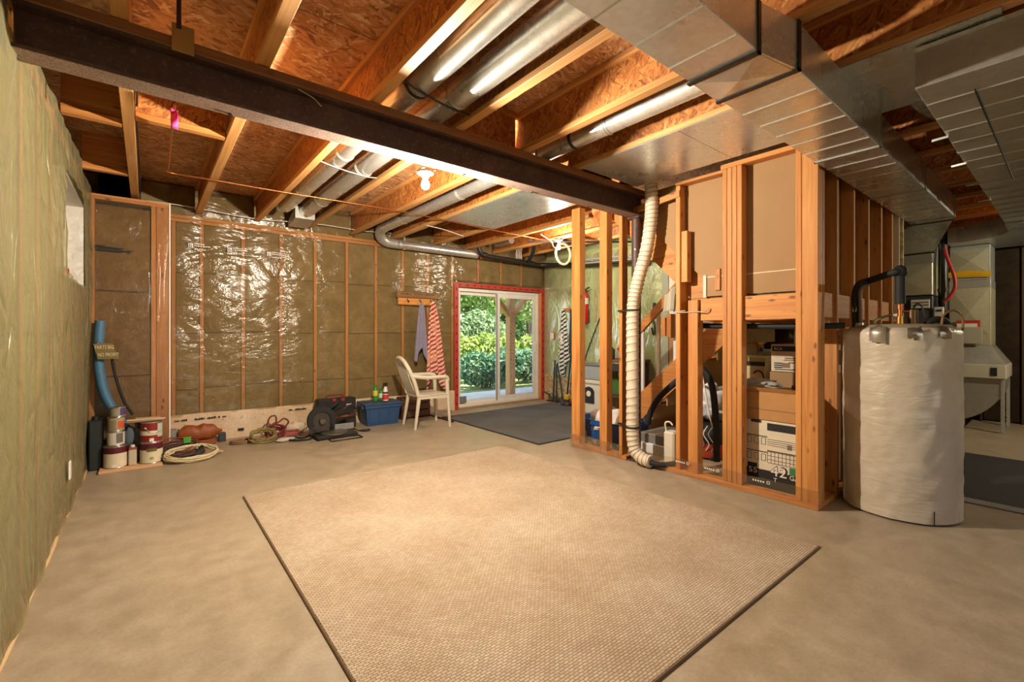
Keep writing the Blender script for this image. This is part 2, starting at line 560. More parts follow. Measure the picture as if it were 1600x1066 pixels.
def steel_primer():
    t = NT('red_oxide_steel')
    v = t.coord()
    n = t.noise(v, 4, 6, .7); n2 = t.noise(v, 45, 4, .7)
    c = t.ramp(n.outputs[0], [(.3, '#3c2a25'), (.55, '#4d3731'), (.75, '#6a5046')])
    c = t.mix(t.ramp(n2.outputs[0], [(.55, 0.0), (.75, .6)]), c, '#8c7468')
    t.set(Base_Color=c, Roughness=.5)
    t.b.inputs['Specular IOR Level'].default_value = .4
    t.bump(n2.outputs[0], .2, .003)
    return t.m
PRIMER = steel_primer()

def rug_mat():
    t = NT('berber_loops')
    v = t.coord()
    br = t.N('ShaderNodeTexBrick')
    br.inputs['Scale'].default_value = 1.0; br.inputs['Brick Width'].default_value = .024; br.inputs['Row Height'].default_value = .0125
    br.inputs['Mortar Size'].default_value = .0026; br.inputs['Mortar Smooth'].default_value = .9
    br.inputs['Color1'].default_value = (1,1,1,1); br.inputs['Color2'].default_value = (.78,.78,.78,1); br.inputs['Mortar'].default_value = (.44,.41,.38,1)
    wob = t.noise(v, 30, 2)
    ad = t.N('ShaderNodeVectorMath', operation='MULTIPLY_ADD'); t.L(wob.outputs['Color'], ad.inputs[0]); ad.inputs[1].default_value = (.008,.008,0); t.L(v, ad.inputs[2])
    t.L(ad.outputs[0], br.inputs['Vector'])
    n = t.noise(v, 1.6, 5, .65); n2 = t.noise(v, 260, 2)
    c = t.ramp(n.outputs[0], [(.3, '#b49e81'), (.5, '#c1ad92'), (.72, '#cdbca3')])
    c = t.mix(.85, c, br.outputs['Color'], 'MULTIPLY')
    c = t.mix(.25, c, n2.outputs['Color'], 'OVERLAY')
    t.set(Base_Color=c, Roughness=.95)
    t.b.inputs['Specular IOR Level'].default_value = .1
    t.bump(t.math('SUBTRACT', 1.0, br.outputs['Fac']), .55, .006)
    return t.m
RUG = rug_mat()

def mat_carpet():
    t = NT('ribbed_grey_matting')
    v = t.coord()
    n = t.noise(v, 2.2, 4); n2 = t.noise(v, 180, 3)
    c = t.ramp(n.outputs[0], [(.3, '#4d4b49'), (.7, '#64625f')])
    c = t.mix(1.0, c, t.ramp(n2.outputs[0], [(.3, .65), (.7, 1.15)]), 'MULTIPLY')
    t.set(Base_Color=c, Roughness=.8)
    t.bump(n2.outputs[0], .5, .004)
    return t.m
MATTING = mat_carpet()

BLACK = flat('#1c1b1a', .5, name='black_plastic')
RUBBER = flat('#171615', .75, name='black_rubber')
WHITE = flat('#e6e3da', .5, name='white_vinyl')
WHITEPL = flat('#ddd6c2', .42, name='ivory_plastic')
GREYPL = flat('#8d8c88', .5, name='grey_plastic')
CARD = flat('#b5854f', .85, name='cardboard')
CARDW = flat('#d9cdb4', .8, name='white_cardboard')
INK = flat('#1f1d1b', .7, name='black_ink')
INKGREY = flat('#6d675d', .8, name='grey_ink')
PAPER = flat('#e9e4d6', .75, name='white_paper')
REDTAPE = flat('#b0382a', .45, name='red_sheathing_tape')
CABLEW = flat('#dedad0', .5, name='white_cable_jacket')
TANSHEET = None
def tan_sheet():
    t = NT('tan_membrane')
    v = t.coord()
    n = t.noise(v, 2.4, 5, .65); n2 = t.noise(v, 40, 3, .6)
    c = t.ramp(n.outputs[0], [(.28, '#bfa07a'), (.5, '#d2b896'), (.72, '#e0ccb0')])
    c = t.mix(1.0, c, t.ramp(n2.outputs[0], [(.3, .9), (.7, 1.03)]), 'MULTIPLY')
    t.set(Base_Color=c, Roughness=.6)
    t.bump(t.noise(v, 5, 4, .6, 1.0).outputs[0], .5, .02)
    return t.m
TANSHEET = tan_sheet()
WHITEOSB = osb('painted_strand_board', ('#cfc8ba', '#d9d3c6', '#e0dbd0', '#e6e2d8', '#ece9e2'), (0, 2), 2, 1.2)

# ================================================================== SETTING
ZJ = 2.57          # underside of the floor joists
ZS = 2.87          # underside of the subfloor
XL = -.42          # film on the left wall
YB = 6.20          # film on the back wall
XR = 5.75          # film on the right wall
XP = 3.59          # face of the stud partition

struct(MB().box(-.75, -3.8, -.12, 9.5, 6.40, 0).build('floor', CONCRETE))

# ------------------------------------------------------------------ ceiling: subfloor panels and I-joists
ceil = setting('ceiling', (0, 0, ZS))
y = -3.62; row = 0
while y < 6.38:
    x = -.75 - (1.1 if row % 2 else 0); y1 = min(y + 1.214, 6.40)
    while x < 9.5:
        xa, xb = max(x, -.75), min(x + 2.436, 9.5)
        if xb - xa > .05:
            MB().box(xa, y, ZS, xb, y1, ZS + .018).build('subfloor_panel', OSB_CEIL, ceil)
        x += 2.441
    y += 1.2205; row += 1
MB().box(-.8, -3.8, ZS + .02, 9.6, 6.45, ZS + .05).build('subfloor_backing', flat('#2a1c10', .9), ceil)

def joist(x, ya, yb):
    w = MB().box(x - .0055, ya, ZJ + .03, x + .0055, yb, ZS - .03).build('joist', OSB_WEB, ceil)
    MB().bbox(x - .031, ya, ZJ, x + .031, yb, ZJ + .038, .003).build('bottom_flange', FLANGE, w)
    MB().bbox(x - .031, ya, ZS - .038, x + .031, yb, ZS - .001, .003).build('top_flange', FLANGE, w)
JX = [-.09, .46, 1.04, 1.62, 2.20, 2.77, 3.46]
for x in JX: joist(x, -3.6, 6.24)
for x in (4.04, 4.62, 5.20):
    joist(x, 3.55, 6.24); joist(x, -3.6, 1.10)
for x in (5.77, 6.34, 6.92, 7.5, 8.08, 8.66, 9.2): joist(x, -3.6, 2.4)
def block_x(y, xa, xb, osbweb=True):
    w = MB().box(xa, y - .0055, ZJ + .03, xb, y + .0055, ZS - .03).build('blocking', OSB_WEBX if osbweb else WOODX, ceil)
    MB().bbox(xa, y - .03, ZJ, xb, y + .03, ZJ + .038, .003).build('bottom_flange', WOODX, w)
    MB().bbox(xa, y - .03, ZS - .038, xb, y + .03, ZS - .001, .003).build('top_flange', WOODX, w)
block_x(3.72, -.055, .425)
for yy in (1.9, 3.90, 5.10): block_x(yy, -.41, -.125, False)
block_x(2.66, 1.655, 2.165)

# ------------------------------------------------------------------ left wall
wl = setting('wall_left', (XL, 1.0, 0))
MB().box(-.72, -3.7, 0, -.585, 4.11, ZS).build('sheathing', OSB_PALE, wl)
MB().box(-.72, 5.35, 0, -.585, 6.4, ZS).build('sheathing', OSB_PALE, wl)
MB().box(-.72, 4.11, 0, -.585, 5.35, 1.60).build('sheathing', OSB_PALE, wl)
MB().box(-.72, 4.11, 2.31, -.585, 5.35, ZS).build('sheathing', OSB_PALE, wl)
ys = [-3.6 + .4064*k for k in range(24)]
for yv in ys:
    if 4.10 < yv < 5.37:
        MB().bbox(XL - .15, yv - .019, .04, XL - .006, yv + .019, 1.60).build('stud', WOODZ, wl)
    else:
        MB().bbox(XL - .15, yv - .019, .04, XL - .006, yv + .019, 2.45).build('stud', WOODZ, wl)
for k in range(len(ys)-1):
    ya, yb = ys[k] + .021, ys[k+1] - .021
    top = 2.45
    if yb > 4.08 and ya < 5.36: top = 1.60
    if ya > 5.5: continue
    z = .04
    for zt in (1.21, 2.45):
        zt = min(zt, top)
        if zt - z > .05:
            MB().bbox(XL - .15, ya, z + .003, XL - .018, yb, zt - .003, .012).build('insulation_batt', BATT_L, wl)
        z = zt
MB().bbox(XL - .15, 4.10, 2.32, XL - .02, 5.36, 2.45, .01).build('insulation_batt', BATT_L, wl)
MB().box(XL - .15, -3.65, 0, XL - .006, 5.74, .04).build('bottom_plate', WOODY, wl)
MB().box(XL - .15, -3.65, 2.45, XL - .006, 5.74, 2.53).build('top_plate', WOODY, wl)
MB().box(-.60, -3.65, 2.53, -.56, 6.3, ZS).build('rim_board', flat('#2a2119', .9), wl)
WY0, WY1, WZ0, WZ1 = 4.14, 5.33, 1.617, 2.295
def left_film():
    mb = MB()
    ys_ = [-3.6 + i*.04 for i in range(234)]
    ys_ = sorted(set([round(v, 3) for v in ys_ if v < 5.73] + [WY0, WY1, 5.74]))
    zs_ = sorted(set([round(.02 + i*.05, 3) for i in range(52)] + [WZ0, WZ1, 2.56]))
    vs = []
    for zz in zs_:
        for yy in ys_:
            d = noise.noise(Vector((yy*2.6 - zz*1.3, zz*.8, 1.7)))*.024 + (1 - abs(noise.noise(Vector((yy*4.2 - zz*2.6, zz*.7 + yy*.5, 4.2))))*2)*.014 + noise.noise(Vector((yy*9 - zz*4, zz*1.4, 4.2)))*.003
            if abs(yy-WY0) < .03 or abs(yy-WY1) < .03: d *= .3
            vs.append((XL + max(d, -.004) + .006, yy, zz))
    w = len(ys_); fs = []
    for j in range(len(zs_)-1):
        for i in range(w-1):
            yc, zc = (ys_[i]+ys_[i+1])/2, (zs_[j]+zs_[j+1])/2
            if WY0 < yc < WY1 and WZ0 < zc < WZ1: continue
            fs.append((j*w+i, j*w+i+1, (j+1)*w+i+1, (j+1)*w+i))
    mb.add(vs, fs, True)
    return mb
left_film().build('vapour_film', POLY_L, wl)
# caulk bead and film edge along the floor
MB().tube([(XL + .004 + .006*math.sin(i*1.7), -3.5 + i*.23, .012) for i in range(40)], .012, 6).build('film_edge', flat('#c9a97c', .6), wl)

# window in the left wall: deep white box, dark sash and a red brick-coloured offcut
w1 = setting('window_1', (XL, 4.73, 1.617))
RV = .115
MB().box(XL - RV, WY0, WZ0 - .014, XL - .001, WY1, WZ0).build('sill_board', WHITEOSB, w1)
MB().box(XL - RV, WY0, WZ1, XL - .001, WY1, WZ1 + .014).build('head_board', WHITEOSB, w1)
MB().box(XL - RV, WY1, WZ0, XL - .001, WY1 + .014, WZ1).build('jamb_board', WHITEOSB, w1)
MB().box(XL - RV, WY0 - .014, WZ0, XL - .001, WY0, WZ1).build('jamb_board', WHITEOSB, w1)
fr = MB()
for (a, b, c, d) in ((WY0, WY1, WZ0, WZ0+.05), (WY0, WY1, WZ1-.05, WZ1), (WY0, WY0+.05, WZ0, WZ1), (WY1-.05, WY1, WZ0, WZ1), (4.71, 4.76, WZ0, WZ1)):
    fr.box(XL - RV - .05, a, c, XL - RV, b, d)
fr.build('sash', WHITE, w1)
MB().box(XL - RV - .03, WY0+.04, WZ0+.04, XL - RV - .024, WY1-.04, WZ1-.04).build('pane', GLASS, w1)
MB().box(XL - RV + .002, 5.20, WZ1-.22, XL - RV + .012, 5.215, WZ1-.06).build('latch', BLACK, w1)
MB().bbox(XL - .09, 4.45, WZ0 + .002, XL - .02, 4.62, WZ0 + .075, .004).build('brick_offcut', flat('#8a3d20', .8), w1)

# ------------------------------------------------------------------ furred-out corner left of the back wall
wc = setting('wall_corner', (-.1, 5.75, 0))
YC = 5.75
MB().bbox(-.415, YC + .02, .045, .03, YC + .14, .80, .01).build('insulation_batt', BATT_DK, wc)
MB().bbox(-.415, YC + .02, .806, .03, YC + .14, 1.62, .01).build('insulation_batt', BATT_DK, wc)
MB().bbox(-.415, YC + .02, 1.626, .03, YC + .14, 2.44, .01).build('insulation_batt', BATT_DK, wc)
MB().bbox(-.418, YC, .04, -.38, YC + .14, 2.48, .003).build('stud', FIRZ, wc)
MB().bbox(.035, YC, .04, .073, YC + .14, 2.48, .003).build('stud', FIRZ, wc)
MB().bbox(.076, YC, .04, .172, YC + .038, 2.48, .003).build('stud', FIRZ, wc)
MB().bbox(.15, YC + .04, .04, .188, 6.18, 2.48, .003).build('stud', FIRZ, wc)
MB().bbox(-.418, YC, 2.48, .19, YC + .14, 2.53, .003).build('top_plate', FIRX, wc)
MB().bbox(-.418, YC, 0, .19, YC + .14, .04, .003).build('bottom_plate', FIRX, wc)
MB().box(.176, YC - .012, .03, .19, YC + .01, 2.53).build('film_edge_lath', flat('#e9dcc4', .6), wc)
MB().grid(lambda u, v: (-.415 + u*.60, YC - .006 - .006*noise.noise(Vector((u*4, v*7, 3))), .03 + v*2.48), 8, 30).build('vapour_film', POLY_S, wc)
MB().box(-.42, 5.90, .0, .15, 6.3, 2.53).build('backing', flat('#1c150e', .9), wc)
pm = MB()
for (xa, xb, za, zb) in ((-.37, -.17, 2.025, 2.035), (-.36, -.16, 1.995, 2.015), (-.15, -.10, 2.005, 2.015), (-.37, -.30, 2.04, 2.047), (-.14, -.12, 1.985, 1.995)):
    pm.box(xa, YC - .020, za, xb, YC - .017, zb)
pm.build('printed_line', INK, wc)

# ------------------------------------------------------------------ back wall
wb = setting('wall_back', (2.0, YB, 0))
DX0, DX1, DZ1 = 3.80, 5.735, 2.035          # patio door with its red tape
SX = [.23] + [.487 + .4075*k for k in range(8)] + [3.775]
for x in SX:
    MB().bbox(x - .019, YB + .006, .04, x + .019, YB + .144, 2.45, .003).build('stud', FIRZ, wb)
for k in range(len(SX)-1):
    xa, xb = SX[k] + .021, SX[k+1] - .021
    z = .05; j = .006*((k*7) % 5 - 2)
    for zt in (.60 + j, 1.225 + j, 1.90 + j, 2.45):
        MB().bbox(xa, YB + .02, z + .003, xb, YB + .14, zt - .002, .007).build('insulation_batt', BATT, wb)
        z = zt
for x in (4.27, 4.74, 5.2):
    MB().bbox(x - .019, YB + .006, 2.06, x + .019, YB + .144, 2.45, .003).build('cripple_stud', FIRZ, wb)
for (xa, xb) in ((3.80, 4.25), (4.29, 4.72), (4.76, 5.18), (5.22, 5.73)):
    MB().bbox(xa, YB + .02, 2.07, xb, YB + .14, 2.44, .012).build('insulation_batt', BATT, wb)
MB().bbox(.19, YB, 2.45, XR, YB + .14, 2.488, .003).build('top_plate', FIRX, wb)
MB().bbox(.19, YB, 2.491, XR, YB + .14, 2.529, .003).build('top_plate', FIRX, wb)
MB().bbox(.19, YB + .005, 0, DX0, YB + .14, .04, .003).build('bottom_plate', FIRX, wb)
MB().box(-.75, YB + .15, 0, DX0, YB + .18, ZS).build('sheathing', OSB_PALE, wb)
MB().box(DX0, YB + .15, DZ1 + .02, XR + .2, YB + .18, ZS).build('sheathing', OSB_PALE, wb)
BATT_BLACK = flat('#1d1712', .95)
# rim zone between the joists
JJ = [-.42] + JX + [4.04, 4.62, 5.20, XR]
for k in range(len(JJ)-1):
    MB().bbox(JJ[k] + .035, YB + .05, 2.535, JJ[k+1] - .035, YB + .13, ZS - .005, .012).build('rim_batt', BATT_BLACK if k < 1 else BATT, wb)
def back_film():
    mb = MB(); nx, nz = 150, 64
    xs = sorted(set([.19 + i*(XR-.19)/nx for i in range(nx+1)] + [DX0, DX1])); zs = sorted(set([.30 + i*(2.53-.30)/nz for i in range(nz+1)] + [DZ1]))
    vs = []
    for z in zs:
        for x in xs:
            ph = ((x - .487)/.4075) % 1.0
            pull = math.sin(math.pi*ph)
            d = .010*pull*(1 + .8*noise.noise(Vector((x*1.1, z*1.3, 9)))) + .010*noise.noise(Vector((x*5, z*2.2, 2)))*pull + .005*noise.noise(Vector((x*7 + z*4, z*6, 5)))
            near = max(0, 1 - abs(x-DX0)/.35) + max(0, 1 - abs(z-DZ1-.1)/.3)*(1 if x > 3.6 else 0)
            d += .022*near*noise.noise(Vector((x*9, z*7, 1)))
            vs.append((x, YB - .004 - max(d, -.003), z))
    w = len(xs); fs = []
    for j in range(len(zs)-1):
        for i in range(w-1):
            xc, zc = (xs[i]+xs[i+1])/2, (zs[j]+zs[j+1])/2
            if DX0 < xc < DX1 and zc < DZ1: continue
            fs.append((j*w+i, j*w+i+1, (j+1)*w+i+1, (j+1)*w+i))
    return mb.add(vs, fs, True)
back_film().build('vapour_film', POLY_B, wb)
MB().grid(lambda u, v: (.19 + u*(XR-.19), YB + .03 - .02*math.sin(v*3.1) + .012*noise.noise(Vector((u*30, v*3, 8))), 2.53 + v*.335), 120, 6).build('rim_film', POLY_B, wb)
# tan membrane along the foot of the wall, its prints and staples
MB().grid(lambda u, v: (.19 + u*(DX0-.19), YB - .012 - .012*(1-v) + .006*noise.noise(Vector((u*14, v*3, 4))), v*(.318 + .012*noise.noise(Vector((u*6, 0, 3))))), 90, 6).build('foot_membrane', TANSHEET, wb)
pm = MB()
rr = random.Random(3)
for (xa, n) in ((.24, 7), (.42, 16), (1.38, 12), (1.9, 9)):
    x = xa
    for k in range(n):
        w_ = rr.uniform(.008, .018)
        if rr.random() < .85: pm.box(x, YB - .0285, .252, x + w_, YB - .0265, .252 + rr.uniform(.012, .022))
        x += w_ + .004
pm.box(.835, YB - .032, .075, .895, YB - .0295, .105)
for k in range(26):
    x = rr.uniform(.25, 3.6); z = rr.uniform(.2, .29)
    pm.box(x, YB - .029, z, x + .008, YB - .026, z + .006)
pm.build('printed_marks', INK, wb)
# white brand-free marks of the film: letter b in a square and short text bars
WINK = flat('#efece4', .6, name='white_ink')
pm = MB()
for (xa, z) in ((.36, 2.17), (.73, 2.165), (1.14, 2.16)):
    pm.box(xa, YB - .034, z, xa + .045, YB - .032, z + .05)
    for k, (l, dz) in enumerate(((.10, .042), (.15, .020), (.09, -.018))):
        x = xa + .055
        while x < xa + .055 + l:
            ww = rr.uniform(.008, .02); pm.box(x, YB - .034, z + dz, x + ww, YB - .032, z + dz + .012); x += ww + .006
pm.build('printed_marks', WINK, wb)
for (xa, z) in ((.36, 2.17), (.73, 2.165), (1.14, 2.16)):
    lettering('b', .062, INK, wb, (xa + .006, YB - .0355, z + .004), (R(90), 0, 0))

# ------------------------------------------------------------------ right wall beyond the partition
wr = setting('wall_right', (XR, 5.0, 0))
ry = [6.19 - .4064*k for k in range(7)]
for yv in ry:
    MB().bbox(XR + .006, yv - .019, .04, XR + .144, yv + .019, 2.45, .003).build('stud', WOODZ, wr)
for k in range(len(ry)-1):
    z = .05
    for zt in (1.22, 2.45):
        MB().bbox(XR + .02, ry[k+1] + .021, z, XR + .14, ry[k] - .021, zt - .004, .012).build('insulation_batt', BATT_DAYLIT, wr)
        z = zt
MB().box(XR, 3.7, 2.45, XR + .14, 6.2, 2.53).build('top_plate', WOODY, wr)
MB().bbox(XR + .04, 3.7, 2.535, XR + .13, 6.2, ZS - .004, .01).build('rim_batt', BATT_DAYLIT, wr)
MB().box(XR + .15, 1.1, 0, XR + .18, 6.4, 1.0).build('sheathing', OSB_PALE, wr)
MB().box(XR + .15, 1.1, 1.34, XR + .18, 6.4, ZS).build('sheathing', OSB_PALE, wr)
MB().box(XR + .15, 1.1, 1.0, XR + .18, 2.05, 1.34).build('sheathing', OSB_PALE, wr)
MB().box(XR + .15, 2.45, 1.0, XR + .18, 6.4, 1.34).build('sheathing', OSB_PALE, wr)
def right_film(u, v):
    y = 3.72 + u*2.47; z = .46 + v*2.08
    k = max(0, 1 - abs(v - .35)*2.2)
    d = .014*math.sin(math.pi*(((6.19-y)/.4064) % 1)) + .03*noise.noise(Vector((y*3.5 + z*2.5, z*1.4 - y, 2)))*(.4 + k) + .01*noise.noise(Vector((y*9, z*7, 5)))
    return (XR - .004 - max(d, -.003), y, z)
MB().grid(right_film, 70, 50).build('vapour_film', POLY_R, wr)
MB().box(XR - .018, 3.72, 0, XR, 6.17, .475).build('foot_board', OSB_PALE, wr)
MB().bbox(XR - .02, 3.62, 0, XR + .10, 3.72, 2.53, .004).build('post', flat('#9aa08a', .6), wr)
MB().box(XR - .006, 1.1, 1.36, XR + .01, 3.62, 2.87).build('drywall_panel', DRYWHITE, wr)
MB().box(XR - .006, 2.5, 0, XR + .01, 3.62, 1.355).build('drywall_panel', DRYBACK, wr)
# small daylight window under the landing
w2 = setting('window_2', (XR, 2.25, 1.0))
fr = MB()
for (a, b, c, d) in ((2.05, 2.45, 1.0, 1.03), (2.05, 2.45, 1.31, 1.34), (2.05, 2.08, 1.0, 1.34), (2.42, 2.45, 1.0, 1.34)): fr.box(XR + .14, a, c, XR + .19, b, d)
fr.build('sash', WHITE, w2)
MB().box(XR + .16, 2.07, 1.02, XR + .165, 2.43, 1.32).build('pane', GLASS, w2)

# ------------------------------------------------------------------ far wall of the furnace room and the walls behind the camera
wf = setting('wall_far', (9.2, .5, 0))
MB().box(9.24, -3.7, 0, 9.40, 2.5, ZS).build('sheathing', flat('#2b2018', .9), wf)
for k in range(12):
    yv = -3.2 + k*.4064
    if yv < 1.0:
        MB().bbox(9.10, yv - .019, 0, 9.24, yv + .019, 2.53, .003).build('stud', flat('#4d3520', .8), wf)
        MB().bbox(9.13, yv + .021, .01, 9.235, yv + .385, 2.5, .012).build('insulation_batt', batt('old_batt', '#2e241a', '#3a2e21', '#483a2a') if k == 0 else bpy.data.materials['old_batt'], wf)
MB().box(9.085, 1.28, 0, 9.10, 2.5, 2.53).build('board_panel', osb('strand_board_tan', ('#9a7a50', '#ac8a5d', '#b9986a', '#c4a577', '#d0b48a'), (1,2), 2, 1.0), wf)
MB().box(9.05, -3.6, 2.45, 9.24, 2.4, 2.55).build('top_plate', flat('#5a3a22', .8), wf)
wk = setting('wall_furnace', (7.5, 2.45, 0))
MB().box(5.93, 2.40, 0, 9.40, 2.55, ZS).build('panel', flat('#6a5238', .85), wk)
wn_ = setting('wall_rear', (4.0, -3.6, 0))
LINER = flat('#b9aa8c', .8)
MB().box(-.75, -3.8, 0, .6, -3.62, ZS).build('panel', LINER, wn_)
MB().box(2.6, -3.8, 0, 9.5, -3.62, ZS).build('panel', LINER, wn_)
MB().box(.6, -3.8, 0, 2.6, -3.62, .9).build('panel', LINER, wn_)
MB().box(.6, -3.8, 2.1, 2.6, -3.62, ZS).build('panel', LINER, wn_)
w3 = setting('window_3', (1.6, -3.7, .9))
fr = MB()
for (a, b, c, d) in ((.6, 2.6, .9, .95), (.6, 2.6, 2.05, 2.1), (.6, .65, .9, 2.1), (2.55, 2.6, .9, 2.1), (1.57, 1.63, .9, 2.1)): fr.box(a, -3.74, c, b, -3.68, d)
fr.build('sash', WHITE, w3)
MB().box(.64, -3.712, .94, 2.56, -3.706, 2.06).build('pane', GLASS, w3)

# ================================================================== STEEL BEAM AND POST
def dusty():
    t = NT('overspray_on_steel')
    n = t.noise(t.coord(), 170, 3, .6); n2 = t.noise(t.coord(), 5, 3)
    t.set(Base_Color=t.mix(t.ramp(n.outputs[0], [(.36, 0.0), (.56, 1.0)]), '#6b5046', t.ramp(n2.outputs[0], [(.3, '#8d7567'), (.7, '#a89282')])), Roughness=.75); return t.m
DUSTY = dusty()
b = thing('steel_beam', 'long red-brown steel beam crossing the ceiling under the joists', 'beam', (1.5, 2.64, 2.33))
prof = [(2.574,2.33),(2.702,2.33),(2.702,2.343),(2.644,2.343),(2.644,2.503),(2.702,2.503),(2.702,2.517),(2.574,2.517),(2.574,2.503),(2.632,2.503),(2.632,2.343),(2.574,2.343)]
MB().prism(prof, 0, -.41, 3.705).build('girder', PRIMER, b)
MB().bbox(-.41, 2.566, 2.518, 3.705, 2.71, 2.566, .003).build('nailer_plank', wood('dark_plank', 0, '#6a4426', '#83562f', '#9a6a3d'), b)
MB().box(-.405, 2.576, 2.3275, 3.70, 2.700, 2.3299).build('dusty_underside', DUSTY, b)
for x in (.33, 1.72, 2.35, 3.0):
    MB().cyl((x, 2.68, 2.322), .011, .012, 8).build('bolt', STEELD, b)
MB().tube(spline([(.62, 2.56, 2.50), (.69, 2.545, 2.47), (.735, 2.55, 2.44)], 5), .003, 6).build('wire_end', flat('#b9ab93', .5), b)
p = thing('steel_post', 'round red-brown steel post at the end of the beam among the studs', 'post', (3.66, 2.655, 0))
MB().cyl((3.66, 2.655, .012), .044, 2.30, 24).build('pipe', PRIMER, p)
MB().bbox(3.60, 2.606, 0, 3.708, 2.716, .012, .002).build('base_plate', PRIMER, p)
MB().bbox(3.60, 2.585, 2.312, 3.708, 2.716, 2.327, .002).build('cap_plate', PRIMER, p)
for z in (1.20, 2.02): MB().cyl((3.617, 2.64, z), .009, .006, 10, 0).build('screw', WHITE, p)

# ================================================================== STUD PARTITION IN FRONT OF THE STAIRS
wp = setting('wall_partition', (XP, 2.2, 0))
def stud(ya, yb, z0=.04, z1=2.53, mat=WOODZ, x0=XP, w=.089, par=None):
    return MB().bbox(x0, ya, z0, x0 + w, yb, z1, .003).build('stud', mat, par or wp)
stud(3.322, 3.44, .04, 2.56); stud(2.957, 3.05, .04, 2.56); stud(2.768, 2.806, .04, 2.56)
stud(2.155, 2.195, .04, 2.50)
stud(2.155, 2.195, .04, 2.50, x0=XP + .0905, w=.05)
stud(1.993, 2.08, .04, 1.50)
stud(1.748, 1.784); stud(1.709, 1.746); stud(1.671, 1.707); stud(1.632, 1.669)
stud(1.220, 1.258); stud(1.118, 1.218, x0=XP)
# extra cleats screwed to the studs
MB().bbox(XP + .012, 2.095, 1.66, XP + .080, 2.150, 2.10, .003).build('cleat', WOODZ, wp)
MB().bbox(XP + .075, 1.842, 1.575, XP + .100, 1.886, 1.752, .003).build('cleat', WOODZ, wp)
MB().bbox(XP, 1.118, 2.531, XP + .089, 1.80, 2.568, .003).build('top_plate', WOODY, wp)
MB().bbox(XP + .001, 1.75, 2.505, XP + .089, 2.20, 2.53, .003).build('top_plate', WOODY, wp)
MB().hexa([(3.58, 2.68, 2.345), (3.60, 2.68, 2.345), (3.60, 2.155, 2.40), (3.58, 2.155, 2.40), (3.58, 2.68, 2.40), (3.60, 2.68, 2.40), (3.60, 2.155, 2.455), (3.58, 2.155, 2.455)]).build('tie_board', WOODY, wp)
MB().bbox(XP, 1.118, 0, XP + .089, 2.60, .04, .003).build('bottom_plate', WOODY, wp)
MB().bbox(XP, 2.72, 0, XP + .089, 3.44, .04, .003).build('bottom_plate', WOODY, wp)
def strip(ya, yb):
    return MB().grid(lambda u, v: (XP - .006 - .010*math.sin(3.1*v)*(.6 + noise.noise(Vector((u*9, v*2, 6)))), ya + u*(yb-ya), .004 + v*(.135 + .012*noise.noise(Vector((u*8, 0, 2))))), 50, 6)
strip(1.11, 2.56).build('plastic_strip', POLY_S, wp)
strip(2.77, 3.46).build('plastic_strip', POLY_S, wp)
MB().grid(lambda u, v: (XP + u*.095, 3.446 + .006*math.sin(v*3), .004 + v*.14), 4, 5).build('plastic_strip', POLY_S, wp)
pm = MB()
for y in (1.42, 1.80, 2.06):
    for (dy, dz, w, h) in ((0, 0, .022, .004), (0, .018, .022, .004), (0, 0, .004, .022), (.018, 0, .004, .022)):
        pm.box(XP - .022, y + dy, .107 + dz, XP - .0205, y + dy + w, .107 + dz + h)
    for k in range(5): pm.box(XP - .022, y + .04 + k*.018, .110, XP - .0205, y + .05 + k*.018, .122)
pm.build('printed_marks', WINK, wp)
# drywall behind the studs, seen from its paper back
MB().prism([(1.16,1.53),(1.97,1.53),(1.97,1.66),(2.555,2.24),(2.555,2.545),(1.16,2.545)], 0, XP + .091, XP + .103).build('drywall_panel', DRYBACK, wp)
pm = MB().box(XP + .0895, 1.26, 1.683, XP + .0912, 1.632, 1.692); pm.box(XP + .0895, 1.785, 1.688, XP + .0912, 1.96, 1.697)
pm.build('joint_tape', flat('#d5c3a2', .8), wp)
MB().bbox(XP + .080, 1.962, 1.52, XP + .088, 1.990, 1.71, .002).build('corner_bead', flat('#d6cdbb', .7), wp)
# landing frame
MB().bbox(XP + .030, 1.262, 1.325, XP + .068, 1.630, 1.508, .003).build('landing_joist', WOODY, wp)
MB().bbox(XP + .030, 1.786, 1.325, XP + .068, 1.985, 1.508, .003).build('landing_joist', WOODY, wp)

# ------------------------------------------------------------------ end wall of the stair box, facing the water heater
we = setting('wall_stair_end', (4.7, 1.118, 0))
for x in (4.0, 4.40, 4.80, 5.20, 5.58, 5.93):
    MB().bbox(x - .019, 1.118, .04, x + .019, 1.207, 2.53, .003).build('stud', WOODZ, we)
MB().bbox(XP + .092, 1.118, .04, XP + .130, 1.207, 2.53, .003).build('stud', WOODZ, we)
MB().bbox(XP + .092, 1.118, 0, 5.95, 1.207, .04, .003).build('bottom_plate', WOODX, we)
MB().bbox(XP + .092, 1.118, 2.531, 5.95, 1.207, 2.568, .003).build('top_plate', WOODX, we)
MB().box(XP + .105, 1.209, 1.53, 5.95, 1.221, 2.545).build('drywall_panel', DRYBACK, we)
MB().bbox(XP + .10, 1.14, 1.335, 5.95, 1.178, 1.515, .003).build('landing_joist', WOODX, we)
MB().box(5.935, 1.12, 0, 5.95, 2.45, ZS).build('drywall_panel', flat('#7a6244', .85), we)
MB().tube([(5.02 + .01*math.sin(k*1.3), 1.19, 1.40 + k*.1) for k in range(12)], .004, 6).build('cable', flat('#8a7a62', .6), we)
MB().tube([(5.08 + .012*math.sin(k*1.9), 1.19, 1.40 + k*.1) for k in range(12)], .004, 6).build('cable', flat('#8a7a62', .6), we)

